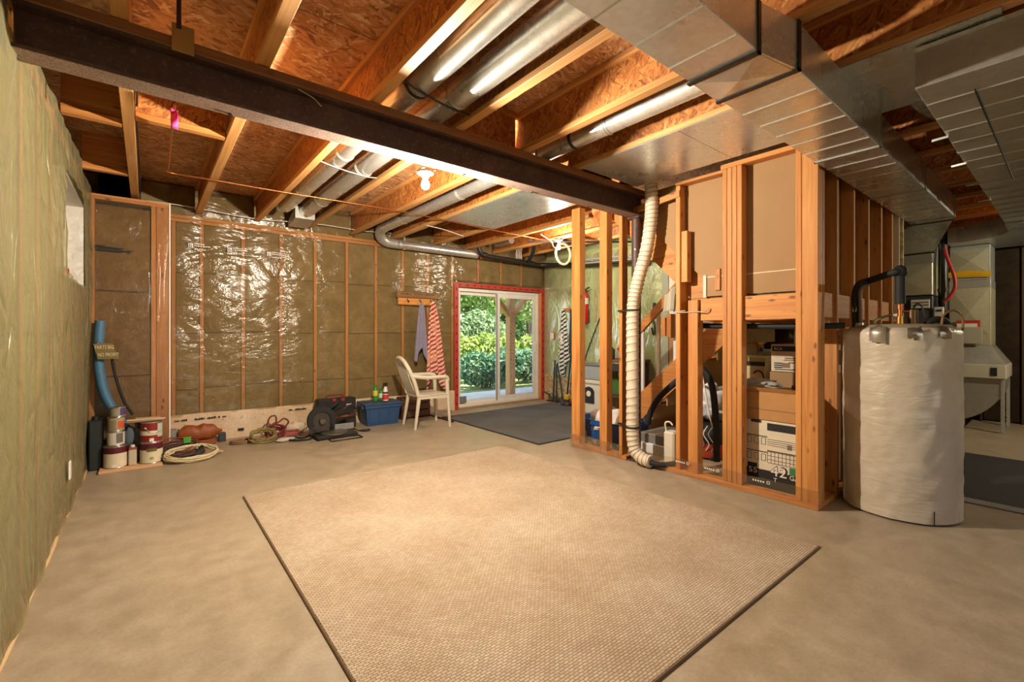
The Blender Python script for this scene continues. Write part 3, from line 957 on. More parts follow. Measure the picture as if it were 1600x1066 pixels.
# ------------------------------------------------------------------ stairs
st = thing('staircase', 'wooden basement staircase with white balusters behind the stud partition', 'staircase', (4.9, 2.9, 0))
MB().bbox(XP + .12, 1.23, 1.505, 5.72, 2.22, 1.53, .003).build('landing', flat('#9c7440', .7), st)
for x in (4.2, 4.75, 5.3): MB().bbox(x - .019, 1.23, 1.335, x + .019, 2.16, 1.503, .003).build('landing_joist', WOODY, st)
MB().bbox(XP + .12, 2.165, 1.335, 5.72, 2.203, 1.503, .003).build('landing_joist', WOODX, st)
SL = .913
def stringer(x0, x1): 
    z0 = lambda y: .175 + (3.337 - y)*SL
    return MB().prism([(3.53, .002), (3.68, .002), (3.60, .27), (2.22, z0(2.22) + .33), (2.22, z0(2.22))], 0, x0, x1).build('stringer', WOODY, st)
stringer(4.70, 4.738); stringer(5.68, 5.716)
for k in range(7):
    z = .1875*(k+1); y = 3.64 - .2*(k+1)
    MB().bbox(4.74, y - .02, z - .036, 5.68, y + .235, z, .006).build('tread', WOODX, st)
    MB().box(4.74, y - .035, z - .19, 5.68, y - .022, z - .036).build('riser', flat('#c9a878', .8), st)
MB().obox((4.70, 3.66, .985), (4.70, 2.15, 2.40), .045, .095).build('handrail', WOODY, st)
for k in range(7):
    y = 3.55 - .22*k
    MB().bbox(4.705, y - .02, .18 + (3.337 - y)*SL, 4.738, y + .02, 1.02 + (3.60 - y)*.937, .003).build('baluster', WHITE, st)
MB().prism([(1.97,1.508),(2.105,1.508),(3.12,2.52),(3.12,2.80),(1.972,1.655)], 0, XP + .122, XP + .158).build('upper_stringer', WOODY, st)
for k in range(6):
    z = 1.53 + .19*(k+1); y = 2.05 + .2*k
    MB().bbox(XP + .16, y, z - .036, 4.62, y + .23, z, .005).build('tread', WOODX, st)
    MB().box(XP + .16, y - .014, z - .19, 4.62, y - .002, z - .036).build('riser', flat('#a98a5a', .8), st)
MB().prism([(1.97,1.51),(2.105,1.51),(3.12,2.52),(3.12,2.80),(1.972,1.655)], 0, 4.62, 4.658).build('upper_stringer', WOODY, st)

# ================================================================== DUCTS AND PIPES UNDER THE CEILING
def duct_run(par, x0, x1, ya, yb, z0, z1, mat, seams, nm='section'):
    xs = [x0] + seams + [x1]
    for i in range(len(xs)-1):
        MB().bbox(xs[i], ya, z0, xs[i+1] - .002, yb, z1, .0025).build(nm, mat, par)
        if i:
            m = MB()
            for (a, b_, c, d) in ((ya-.006, yb+.006, z0-.006, z0), (ya-.006, ya, z0-.006, z1), (yb, yb+.006, z0-.006, z1)):
                m.box(xs[i] - .016, a, c, xs[i] + .014, b_, d)
            m.build('drive_cleat', GALV_DULL, par)
def beads(par, xs, ya, yb, z, mat):
    for x in xs: MB().prism([(x-.006, z+.001), (x, z-.005), (x+.006, z+.001)], 1, ya + .004, yb - .004).build('stiffening_bead', mat, par)

td = thing('trunk_duct', 'long rectangular galvanised duct running past the stair box under the joists', 'duct', (3.0, .95, 2.37))
Z0 = 2.362; Z1 = 2.565
duct_run(td, -.38, 1.93, .812, 1.108, Z0, Z1, GALV_FLAT, [.75])
beads(td, [1.02 + .245*k for k in range(4)], .812, 1.108, Z0, GALV_FLAT)
MB().hexa([(1.93, .812, Z0), (2.19, .756, Z0-.004), (2.19, 1.110, Z0-.004), (1.93, 1.108, Z0), (1.93, .812, Z1), (2.19, .756, Z1), (2.19, 1.110, Z1), (1.93, 1.108, Z1)]).build('reducer', GALV_FLAT, td)
MB().add([(1.94, 1.10, Z0-.0012), (2.06, .95, Z0-.018), (1.94, .82, Z0-.0012), (2.185, .77, Z0-.0052), (2.185, 1.10, Z0-.0052)], [(0,1,2),(2,1,3),(3,1,4),(4,1,0)]).build('cross_crease', GALV_FLAT, td)
for x in (1.93, 2.19):
    m = MB(); yy = .812 if x < 2 else .756
    for (a, b_, c, d) in ((yy-.008, 1.116, Z0-.012, Z0-.004), (yy-.008, yy, Z0-.012, Z1)): m.box(x - .012, a, c, x + .012, b_, d)
    m.build('drive_cleat', STEELD, td)
duct_run(td, 2.20, 6.12, .757, 1.098, Z0-.004, Z1, GALV_FLAT, [3.48, 4.78])
beads(td, [2.42 + .21*k for k in range(18)], .757, 1.098, Z0-.004, GALV_FLAT)
MB().box(6.12, .75, Z0-.01, 6.135, 1.105, Z1+.005).build('end_cap', GALV_DULL, td)

rd = thing('return_duct', 'wide rectangular duct hung close to the camera side of the trunk duct', 'duct', (4.5, .3, 2.37))
duct_run(rd, 2.81, 6.95, .10, .48, 2.365, 2.545, GALV_DULL, [4.02, 5.25])
beads(rd, [3.05 + .24*k for k in range(16)], .10, .48, 2.365, GALV_DULL)
MB().box(2.803, .10, 2.535, 2.815, .48, 2.552).build('end_flange', GALV_FLAT, rd)
MB().box(3.02, .30, 2.356, 5.0, .306, 2.364).build('seam', STEELD, rd)
for x in (3.62, 4.28, 4.92, 5.6):
    MB().obox((x, .47, 2.36), (x + .02, .545, 2.362), .012, .012).build('hanger_strap', GALV_FLAT, rd)

# panned joist bay (metal sheets nailed under the joists)
for i, (ya, yb) in enumerate(((.20, .78), (1.08, 1.66), (1.663, 2.53))):
    MB().box(2.74 + .001*i, ya, 2.5615, 3.49, yb, 2.5675).build('pan', GALV_FLAT, None)
def pan_tag(o, lab): tag(o, lab, 'metal sheet', 'panning sheets under the joists')
pans = [o for o in C.objects if o.name.startswith('pan') and o.type == 'MESH' and o.parent is None]
for o, lab in zip(pans, ('dark metal sheet under the joists between the two big ducts', 'metal sheet panning the joist bay where the trunk duct meets the stair box', 'shiny metal sheet panning the joist bay just before the beam and stair studs')):
    o.name = 'panning_sheet'; pan_tag(o, lab)
o = MB().box(2.745, 2.78, 2.5615, 3.49, 3.35, 2.5675).build('panning_sheet', GALV_FLAT); pan_tag(o, 'short pale metal panning sheet right behind the steel beam')
o = MB().box(2.745, 3.355, 2.5615, 3.49, 4.72, 2.5675).build('panning_sheet', GALV_FLAT); pan_tag(o, 'long pale greenish metal panning sheet beyond the beam by the patio door')

def round_duct(label, x, ya, yb, z, r, seams, strap=None, end=None):
    t = thing('round_duct', label, 'duct', (x, (ya+yb)/2, z), 'round ducts between the joists')
    ys_ = [ya] + seams + [yb]
    for i in range(len(ys_)-1):
        rr = r + (.003 if i % 2 else 0)
        MB().lathe([(rr, ys_[i] - .02), (rr, ys_[i+1])], (x, 0, z), 28, 1).build('pipe', GALV_TUBE, t)
        if i: MB().lathe([(r+.004, ys_[i]-.004), (r+.008, ys_[i]), (r+.004, ys_[i]+.004)], (x, 0, z), 28, 1).build('joint_ring', GALV_DULL, t)
    if strap:
        MB().lathe([(r+.008, strap-.012), (r+.008, strap+.012)], (x, 0, z), 28, 1).build('strap', STEELD, t)
    return t
round_duct('shiny round duct in the bay nearest the blank back wall, left of its twin', 1.225, -.5, 5.62, 2.665, .074, [1.2, 2.42, 3.64, 4.86], 2.40)
t = round_duct('shiny round duct right of its twin, ending in a wall boot', 1.475, -.5, 5.75, 2.665, .076, [1.3, 2.36, 3.9, 5.1])
MB().hexa([(1.36,5.75,2.58),(1.58,5.75,2.58),(1.58,6.10,2.54),(1.36,6.10,2.54),(1.36,5.75,2.72),(1.58,5.75,2.72),(1.58,6.10,2.60),(1.36,6.10,2.60)]).build('wall_boot', GALV_DULL, t)
round_duct('round duct between the trunk duct and the beam, beside the panning sheet', 2.47, 1.08, 2.68, 2.655, .066, [2.02], 2.33)
t = round_duct('round duct beyond the beam that bends down along the back wall', 2.47, 2.72, 5.78, 2.64, .068, [3.9, 5.2])
el = [(2.47, 5.78, 2.64), (2.475, 5.93, 2.62), (2.52, 6.03, 2.55), (2.62, 6.07, 2.50), (2.76, 6.07, 2.49)]
MB().tube(spline(el, 4), .068, 20).build('elbow', GALV_DULL, t)
MB().tube([(2.75, 6.07, 2.49), (4.15, 6.07, 2.485)], .062, 20).build('pipe', GALV_TUBE, t)
MB().lathe([(.068, 0), (.072, .01), (.068, .02)], (2.80, 6.07, 2.49), 20, 0).build('joint_ring', GALV_DULL, t)
MB().box(2.88, 6.06, 2.42, 2.90, 6.08, 2.60).build('hanger_strap', GALV_DULL, t)
o = MB().bbox(2.24, 2.86, 2.575, 2.72, 2.95, 2.60, .004).build('filler_board', PALEX); tag(o, 'short white-washed board across a joist bay behind the beam', 'board')
# wire hangers across the twin ducts
o = MB().tube(spline([(1.075, 2.30, 2.602), (1.225, 2.33, 2.582), (1.475, 2.38, 2.580), (1.60, 2.41, 2.60)], 6), .006, 6).build('duct_hanger_wire', STEELD); tag(o, 'dark wire hanger under the twin round ducts on the near side of the beam', 'wire')
o = MB().tube(spline([(1.08, 3.80, 2.60), (1.225, 3.82, 2.582), (1.475, 3.87, 2.580), (1.60, 3.90, 2.60)], 6), .005, 6).build('duct_hanger_wire', GALV_DULL); tag(o, 'pale wire hanger under the twin round ducts beyond the beam', 'wire')

# thin lines
o = MB().tube(spline([(.125, 3.25, 2.53), (.13, 3.9, 2.54), (.137, 4.55, 2.552), (.15, 4.74, 2.56), (.40, 4.72, 2.556), (1.0, 4.70, 2.553), (2.2, 4.64, 2.553), (3.4, 4.73, 2.553), (4.6, 4.78, 2.55)], 6), .0065, 8).build('copper_line', COPPER); tag(o, 'thin copper line crossing under the joists in front of the back wall', 'pipe')
o = MB().grid(lambda u, v: (.108 + .034*u, 3.26 + .02*math.sin(v*5 + u*2), 2.515 - .115*v), 4, 8).build('pink_ribbon', flat('#f03a8c', .6)); tag(o, 'bright pink ribbon hanging from the copper line near the beam', 'ribbon'); solid(o, .002)
o = MB().tube(spline([(-.06, 6.13, 2.61), (.2, 6.12, 2.615), (.6, 6.12, 2.60), (1.02, 6.11, 2.578), (1.4, 6.10, 2.60), (1.8, 6.10, 2.62), (2.3, 6.10, 2.615), (2.7, 6.10, 2.64)], 6), .0055, 6).build('white_cable', CABLEW); tag(o, 'white cable strung along the top of the back wall', 'cable')
o = MB().tube(spline([(2.7, 5.05, 2.556), (3.0, 5.12, 2.556), (3.4, 5.3, 2.556)], 5), .005, 6).build('white_cable', CABLEW); tag(o, 'short white cable under the joists above the coat rack', 'cable')
o = MB().tube(spline([(-.05, 5.85, 2.62), (-.045, 4.9, 2.60), (-.05, 4.0, 2.64), (-.04, 3.3, 2.68)], 6), .006, 6).build('dark_cable', RUBBER); tag(o, 'dark cable stapled along the leftmost joist', 'cable')

# black drain along the wall tops
t = thing('drain_pipe', 'black plastic drain pipe running above the patio door', 'pipe', (5.0, 6.0, 2.45))
MB().tube(spline([(4.10, 5.95, 2.68), (4.11, 5.95, 2.56), (4.16, 5.96, 2.49), (4.28, 5.97, 2.465), (4.8, 5.97, 2.45), (5.45, 5.96, 2.43)], 5), .036, 14).build('pipe', BLACK, t)
MB().tube([(5.43, 5.96, 2.43), (5.56, 5.85, 2.425), (5.55, 5.2, 2.36), (5.52, 4.0, 2.27)], .036, 14).build('pipe', BLACK, t)
for q in ((5.2, 5.97, 2.44), (4.22, 5.965, 2.475)):
    MB().lathe([(.042, -.04), (.045, 0), (.042, .04)], q, 14, 0).build('coupling', BLACK, t)
MB().lathe([(.042, 5.10), (.047, 5.16), (.047, 5.30), (.042, 5.36)], (5.55, 0, 2.36), 14, 1).build('coupling', BLACK, t)
MB().tube([(5.1, 5.9, 2.45), (4.95, 5.6, 2.56), (4.93, 5.55, 2.72)], .03, 12).build('branch', BLACK, t)
o = MB().tube([(4.30, 5.0, 2.545), (4.75, 4.62, 2.545), (5.2, 4.3, 2.545), (5.6, 3.75, 2.52)], .014, 10).build('black_pipe', BLACK); tag(o, 'slim black pipe under the joists left of the far bulb', 'pipe')
for i, (dx, lab) in enumerate(((0, 'grey plastic conduit behind the beam above the partition, upper one'), (.05, 'grey plastic conduit behind the beam above the partition, lower one'))):
    o = MB().tube([(5.45 + dx, 5.0, 2.40 - dx), (5.42 + dx, 3.75, 2.33 - dx)], .016, 10).build('conduit', GREYPL); tag(o, lab, 'pipe')
o = MB().tube(spline([(4.15, 4.55, 2.56), (4.4, 4.6, 2.50), (4.62, 4.75, 2.46), (4.85, 4.62, 2.50), (5.0, 4.45, 2.555)], 6), .006, 6).build('white_cable', flat('#9d988c', .5)); tag(o, 'loose white cable drooping beside the far bulb', 'cable')
o = MB().tube([(4.83 + .15*math.cos(a*math.pi/16), 4.80, 2.40 + .155*math.sin(a*math.pi/16)) for a in range(32)], .02, 8, closed=True).build('hose_ring', flat('#a89a78', .6)); tag(o, 'coiled cream hose hung under the joists right of the far bulb', 'hose')
for k in range(4):
    o = MB().tube(spline([(4.86 + k*.035, 5.9, 2.70), (4.87 + k*.035, 5.95, 2.58), (4.89 + k*.04, 5.97, 2.49)], 4), .007, 6).build('supply_line', CABLEW); tag(o, ('leftmost', 'second', 'third', 'rightmost')[k] + ' of the four white supply lines dropping behind the black drain', 'pipe', 'white supply lines above the patio door')
o = MB().lathe([(.055, 5.55), (.055, 5.95)], (4.45, 0, 2.68), 18, 1).build('foil_vent_duct', ALU); tag(o, 'foil vent duct between joists above the patio door', 'duct')

# odd bits on the near ceiling
t = thing('hanging_rod', 'dark strap with a square tan block by the beam near the left wall', 'bracket', (.13, 2.55, 2.55))
MB().box(.105, 2.545, 2.60, .123, 2.552, 2.868).build('strap', flat('#3a2216', .7), t)
MB().bbox(.088, 2.552, 2.50, .172, 2.564, 2.622, .002).build('block', flat('#a8814c', .7), t)
rb = MB(); rr = random.Random(5)
for k in range(130):
    a = Vector((2.60 + rr.uniform(0,.15), 2.28 + rr.uniform(0,.12), 2.585 + rr.uniform(0,.06)))
    rb.tube([a, a + Vector((rr.uniform(-.03,.03), rr.uniform(-.03,.03), rr.uniform(-.025,.025)))], .0016, 4, cap=False)
o = rb.build('shavings_nest', flat('#b98a56', .8)); tag(o, 'tuft of wood shavings beside the round duct at the beam', 'shavings'); o['kind'] = 'stuff'
fx = MB()
fx.tube([(3.53 + k*.005, .62, 2.66) for k in range(2)], .05)
def corr(path, r0, amp, per):
    out = []; rad = []
    for i in range(len(path)-1):
        a, b_ = Vector(path[i]), Vector(path[i+1]); n = max(2, int((b_-a).length/per*2))
        for k in range(n):
            out.append(a.lerp(b_, k/n)); rad.append(r0 + (amp if len(out) % 2 else -amp))
    out.append(Vector(path[-1])); rad.append(r0)
    return out, rad
pth, rad = corr(spline([(3.52, .60, 2.66), (3.75, .61, 2.67), (4.0, .56, 2.66), (4.2, .55, 2.68)], 4), .055, .005, .022)
o = MB().tube(pth, rad, 16).build('foil_flex_duct', ALU); tag(o, 'crinkled foil flex duct in the dark gap between the big ducts', 'duct')

# ------------------------------------------------------------------ bare bulbs
BULB_ON = NT('bulb_glow'); BULB_ON.set(Base_Color='#fff4dd', Emission_Color='#ffdca8', Emission_Strength=30.0); BULB_ON = BULB_ON.m
PORC = flat('#a9a49a', .5, name='porcelain')
def bulb_lamp(loc, label, holder_top, box=True):
    x, y, z = loc
    t = thing('bare_bulb_lamp', label, 'lamp', (x, y, z))
    if box: MB().bbox(x - .05, y - .055, holder_top - .012, x + .05, y + .045, holder_top - .001, .003).build('mounting_box', flat('#c79a58', .7), t)
    MB().lathe([(.055, holder_top - .026), (.055, holder_top - .012)], (x, y, 0), 24).build('canopy', PORC, t)
    MB().lathe([(.030, holder_top - .026), (.026, holder_top - .05), (.017, holder_top - .056)], (x, y, 0), 20).build('socket', PORC, t)
    g = MB().lathe([(.013, z + .045), (.016, z + .030), (.026, z + .012), (.030, z - .006), (.024, z - .026), (.010, z - .036), (.0, z - .037)], (x, y, 0), 20).build('bulb', BULB_ON, t)
    g.visible_shadow = False
    return t
bulb_lamp(LAMP_A, 'lit bare bulb under the far edge of the steel beam', 2.329)
bulb_lamp(LAMP_B, 'lit bare bulb beyond the stud partition near the cream hose', ZJ - .05)
bulb_lamp(FILL_LAMP_C, 'added fill bulb on the ceiling behind the camera', 2.46)
bulb_lamp(LAMP_D, 'lit bare bulb in the furnace room', 2.36)

# ================================================================== PATIO DOOR
d1 = setting('door_1', (4.77, YB, 0))
OX0, OX1, OZ0, OZ1 = 3.875, 5.662, .0, 1.965     # rough opening inside the red tape
def ring(x0, x1, z0, z1, w, y0, y1, nm, mat, par=d1, bottom=True):
    MB().bbox(x0, y0, z0, x0 + w, y1, z1, .003).build(nm, mat, par)
    MB().bbox(x1 - w, y0, z0, x1, y1, z1, .003).build(nm, mat, par)
    MB().bbox(x0 + w, y0, z1 - w, x1 - w, y1, z1, .003).build(nm, mat, par)
    if bottom: MB().bbox(x0 + w, y0, z0, x1 - w, y1, z0 + w, .003).build(nm, mat, par)
# red tape round the opening, on the wall face
MB().bbox(DX0, YB - .016, 0, OX0, YB - .002, OZ1, .002).build('red_tape', REDTAPE, d1)
MB().bbox(OX1, YB - .016, 0, DX1, YB - .002, OZ1, .002).build('red_tape', REDTAPE, d1)
MB().bbox(DX0, YB - .016, OZ1, DX1, YB - .002, DZ1, .002).build('red_tape', REDTAPE, d1)
pm = MB()
for k in range(14):
    for x in (DX0 + .03, DX1 - .045): pm.box(x, YB - .0175, .08 + k*.14, x + .016, YB - .0155, .12 + k*.14)
for k in range(13): pm.box(DX0 + .08 + k*.14, YB - .0175, OZ1 + .025, DX0 + .125 + k*.14, YB - .0155, OZ1 + .04)
pm.build('printed_marks', INK, d1)
# lumber buck
MB().bbox(OX0 - .06, YB, 0, OX0, YB + .15, OZ1, .003).build('jamb_board', WOODZ, d1)
MB().bbox(OX1, YB, 0, OX1 + .06, YB + .15, OZ1, .003).build('jamb_board', WOODZ, d1)
MB().bbox(OX0 - .06, YB, OZ1, OX1 + .06, YB + .15, OZ1 + .06, .003).build('head_board', WOODX, d1)
# vinyl frame, fixed leaf (left, outer track) and sliding leaf (right, inner track)
ring(OX0 + .012, OX1 - .012, .02, OZ1 - .012, .048, YB + .05, YB + .145, 'frame', WHITE)
MB().bbox(OX0, YB - .01, 0, OX1, YB + .17, .022, .004).build('threshold', flat('#a08458', .6), d1)
XM = 4.735
ring(OX0 + .058, XM + .045, .066, OZ1 - .06, .055, YB + .105, YB + .138, 'fixed_leaf', WHITE)
MB().box(OX0 + .11, YB + .118, .12, XM, YB + .124, OZ1 - .11).build('pane', GLASS, d1)
ring(XM - .045, OX1 - .058, .066, OZ1 - .06, .075, YB + .062, YB + .098, 'sliding_leaf', WHITE)
MB().box(XM + .03, YB + .076, .14, OX1 - .13, YB + .082, OZ1 - .13).build('pane', GLASS, d1)
MB().bbox(XM - .052, YB + .058, .07, XM - .025, YB + .066, OZ1 - .065, .003).build('meeting_strip', GREYPL, d1)
lf = [o for o in C.objects if o.name.startswith('sliding_leaf')][1]
h = MB().bbox(OX1 - .118, YB + .03, .86, OX1 - .092, YB + .062, 1.06, .008).build('handle', WHITE, lf)
MB().bbox(OX1 - .135, YB + .055, .90, OX1 - .075, YB + .063, 1.02, .004).build('handle_plate', WHITE, lf)
MB().bbox(OX0 + .07, YB + .06, .09, OX0 + .20, YB + .10, .19, .004).build('stop_block', flat('#77756d', .7), d1)

# ================================================================== OUTSIDE
GZ = -.12
def ground_mat():
    t = NT('patio_stone')
    v = t.coord(); n = t.noise(v, 3, 5)
    t.set(Base_Color=t.ramp(n.outputs[0], [(.3, '#d8c9b0'), (.7, '#efe4d0')]), Roughness=.85); return t.m
def soil_mat():
    t = NT('forest_ground')
    v = t.coord(); n = t.noise(v, 5, 5)
    t.set(Base_Color=t.ramp(n.outputs[0], [(.3, '#5f6a34'), (.7, '#a3ac66')]), Roughness=.95); return t.m
struct(MB().box(2.0, 6.40, GZ - .1, 14.0, 8.6, GZ).build('patio', ground_mat()))
struct(MB().box(-6.0, 8.6, GZ - .2, 30.0, 30.0, GZ - .04).build('ground_outside', soil_mat()))
struct(MB().box(1.0, 6.45, 2.62, 12.0, 7.9, 2.78).build('roof_deck', flat('#b58a58', .7)))
t = thing('deck_post', 'rough timber deck post with two knee braces outside the patio door', 'post', (5.98, 7.5, GZ))
PX, PY = 5.98, 7.5
TIM = wood('timber_z', 2, '#a8733f', '#bd8850', '#cf9d66')
MB().bbox(PX - .075, PY - .075, GZ, PX + .075, PY + .075, 2.60, .006).build('post', TIM, t)
MB().obox((PX - .03, PY, 1.58), (PX - .72, PY, 2.30), .09, .12, up=(0,1,0)).build('brace', TIM, t)
MB().obox((PX + .03, PY, 1.58), (PX + .72, PY, 2.30), .09, .12, up=(0,1,0)).build('brace', TIM, t)
MB().bbox(2.2, PY - .07, 2.28, 11.5, PY + .07, 2.60, .006).build('header', wood('timber_x', 0, '#a8733f', '#bd8850', '#cf9d66'), t)

def leaf_mat(name, a, b, c):
    t = NT(name)
    oi = t.coord()
    n = t.noise(oi, 2.2, 4, .6); n2 = t.noise(oi, 11, 2)
    col = t.ramp(t.math('ADD', t.math('MULTIPLY', n.outputs[0], .5), t.math('MULTIPLY', n2.outputs[0], .5)), [(.36, a), (.5, b), (.64, c)])
    t.set(Base_Color=col, Roughness=.5)
    tl = t.N('ShaderNodeBsdfTranslucent'); t.L(col, tl.inputs[0])
    m = t.N('ShaderNodeMixShader'); m.inputs[0].default_value = .35
    t.L(t.b.outputs[0], m.inputs[1]); t.L(tl.outputs[0], m.inputs[2]); t.L(m.outputs[0], t.out.inputs['Surface'])
    return t.m
LEAFS = [leaf_mat('leaf_bright', '#4a6f24', '#6f9638', '#9cb860'), leaf_mat('leaf_cool', '#4a6640', '#75925f', '#a9bd92'), leaf_mat('leaf_yellow', '#5d7d2c', '#86a03e', '#b5bf62'), leaf_mat('leaf_deep', '#1f4018', '#3a6325', '#5d8638'), leaf_mat('leaf_teal', '#355f44', '#54805c', '#86a886')]
BARK = flat('#4a3c2c', .9, var=.2, name='bark')
def foliage(rnd, blobs, n, size):
    mb = MB(); vs = []; fs = []
    for k in range(n):
        cx, cy, cz, rx, ry, rz = blobs[rnd.randrange(len(blobs))]
        d = Vector((rnd.gauss(0,1), rnd.gauss(0,1), rnd.gauss(0,1))).normalized()
        q = rnd.uniform(.45, 1.0)**.5
        p = Vector((cx + d.x*rx*q, cy + d.y*ry*q, cz + d.z*rz*q))
        if p.z < GZ: p.z = GZ + rnd.uniform(.0, .12)
        s_ = size*rnd.uniform(.6, 1.3)
        nrm = (d*.6 + Vector((rnd.uniform(-1,1), rnd.uniform(-1,1), rnd.uniform(.2,1.2)))).normalized()
        a = nrm.cross(Vector((rnd.uniform(-1,1), rnd.uniform(-1,1), rnd.uniform(-.6,.2)))).normalized(); b_ = nrm.cross(a)
        i = len(vs)
        vs += [p - a*s_*.5, p - b_*s_*.26 + nrm*s_*.06, p + a*s_*.5, p + b_*s_*.26 + nrm*s_*.06]
        fs += [(i, i+1, i+2), (i, i+2, i+3)]
    return mb.add(vs, fs)
def plant(nm, label, cat, loc, blobs, n, size, mat, trunk=None, seed=0, group=None):
    rnd = random.Random(seed)
    t = thing(nm, label, cat, loc, group)
    o = foliage(rnd, blobs, n, size).build('foliage', mat, t); o['kind'] = 'stuff'
    if trunk:
        x, y, r, h = trunk
        MB().tube(spline([(x, y, GZ - .1), (x + .06, y, h*.35), (x - .04, y + .05, h*.7), (x + .05, y, h)], 5), [r*(1 - .5*k/15) for k in range(16)], 12).build('trunk', BARK, t)
    else:
        m = MB()
        for k in range(5):
            bx = blobs[k % len(blobs)]
            m.tube(spline([(loc[0] + (k-2)*.06, loc[1], GZ - .05), ((loc[0]+bx[0])/2, bx[1], .3), (bx[0], bx[1], bx[2])], 4), .018, 6)
        q = m.build('stems', BARK, t); q['kind'] = 'stuff'
    return t
plant('bushy_shrub', 'low yellow-green shrub just beyond the patio, left pane of the door', 'shrub', (6.7, 9.4, GZ), [(6.4,9.4,.35,.5,.4,.45),(7.0,9.3,.3,.5,.4,.4),(7.5,9.5,.45,.5,.4,.45)], 2600, .13, LEAFS[4], seed=1)
plant('bushy_shrub', 'low bright shrub beyond the deck post, right pane of the door', 'shrub', (8.6, 9.6, GZ), [(8.2,9.6,.35,.5,.4,.45),(8.9,9.5,.4,.6,.4,.5),(9.6,9.7,.4,.6,.4,.45)], 2600, .13, LEAFS[4], seed=2)
plant('tall_shrub', 'yellow-leaved shrub standing above the low shrubs outside the door', 'shrub', (7.3, 10.4, GZ), [(6.6,10.4,.75,.5,.4,.45),(7.3,10.3,.8,.6,.4,.45),(8.1,10.5,.75,.6,.4,.45),(9.3,10.5,.8,.6,.4,.45),(10.2,10.6,.7,.6,.4,.45)], 3600, .13, LEAFS[2], seed=3)
plant('tall_shrub', 'pale cool-green shrub in the middle of the left door pane', 'shrub', (7.6, 11.4, GZ), [(7.0,11.4,1.2,.7,.5,.55),(7.8,11.3,1.35,.7,.5,.6),(8.5,11.6,1.15,.6,.5,.6)], 3800, .14, LEAFS[1], seed=4)
plant('leafy_tree', 'bright green leafy tree filling the top of the left door pane', 'tree', (8.3, 12.6, GZ), [(7.2,12.5,2.5,.9,.7,.8),(8.2,12.4,2.9,1.0,.7,.8),(9.0,12.8,2.3,.9,.7,.7),(7.7,12.6,3.8,1.2,.8,.8),(8.6,12.8,4.2,1.2,.8,.8)], 6500, .16, LEAFS[0], (8.4, 12.9, .10, 4.2), 5)
plant('forest_tree', 'dark trunked forest tree left of the deck post in the right door pane', 'tree', (10.0, 13.4, GZ), [(10.0,13.6,3.4,1.0,.8,.8),(10.6,13.4,2.4,.7,.6,.6),(9.6,13.7,4.4,1.1,.9,.8),(10.5,13.5,1.3,.8,.6,.6)], 3600, .16, LEAFS[3], (10.0, 13.4, .14, 4.8), 6)
plant('forest_tree', 'dark trunked forest tree at the right edge of the right door pane', 'tree', (11.6, 13.0, GZ), [(11.6,13.2,3.4,1.0,.8,.8),(11.2,13.1,2.3,.7,.6,.7),(12.2,13.3,2.6,.8,.6,.7),(11.9,12.6,1.0,.8,.5,.6)], 3600, .16, LEAFS[0], (11.5, 13.3, .16, 4.8), 7)
plant('forest_thicket', 'deep green thicket closing the view far behind the trees outside', 'tree', (11, 16.0, GZ), [(4 + 1.5*k, 16 + (k % 3)*.6, 1.0 + 1.5*j, 1.3, .8, 1.1) for k in range(11) for j in range(4)], 15000, .24, LEAFS[3], (9.0, 16.2, .2, 6.0), 8)
plant('forest_thicket', 'second row of dark thicket behind everything outside the door', 'tree', (12, 20.0, GZ), [(4 + 2.2*k, 20.0, 1.4 + 2.4*j, 2.0, .8, 1.8) for k in range(9) for j in range(3)], 9000, .34, LEAFS[3], (12.0, 20.1, .22, 6.0), 9)

# ================================================================== FLOOR COVERINGS
t = thing('area_rug', 'large beige loop-pile rug with a dark bound edge in the middle of the floor', 'rug', (1.78, 2.4, 0))
MB().bbox(.563, .925, .0005, 2.985, 3.885, .012, .004).build('pile', RUG, t)
BIND = flat('#6a5134', .9, name='rug_binding')
for (x0, y0, x1, y1) in ((.556, .918, .572, 3.892), (2.976, .918, 2.992, 3.892), (.572, .918, 2.976, .932), (.572, 3.878, 2.976, 3.892)):
    MB().bbox(x0, y0, .0003, x1, y1, .0095, .004).build('binding', BIND, t)
t = thing('door_mat', 'dark grey mat with black edging in front of the patio door', 'mat', (4.4, 4.8, 0))
MB().bbox(3.36, 3.71, .0005, 5.50, 5.76, .009, .003).build('pile', MATTING, t)
for (x0, y0, x1, y1) in ((3.335, 3.685, 3.36, 5.785), (5.50, 3.685, 5.525, 5.785), (3.36, 3.685, 5.50, 3.71), (3.36, 5.76, 5.50, 5.785)):
    MB().bbox(x0, y0, .0003, x1, y1, .0085, .003).build('edging', RUBBER, t)

# ================================================================== PLASTIC CHAIR by the back wall, facing the patio door
CH = NT('white_resin'); CH.set(Base_Color='#cfc6ae', Roughness=.38); CH = CH.m
cx, cy = 2.90, 5.43
t = thing('plastic_chair', 'ivory plastic garden armchair with slatted back beside the coat rack', 'chair', (cx, cy, 0))
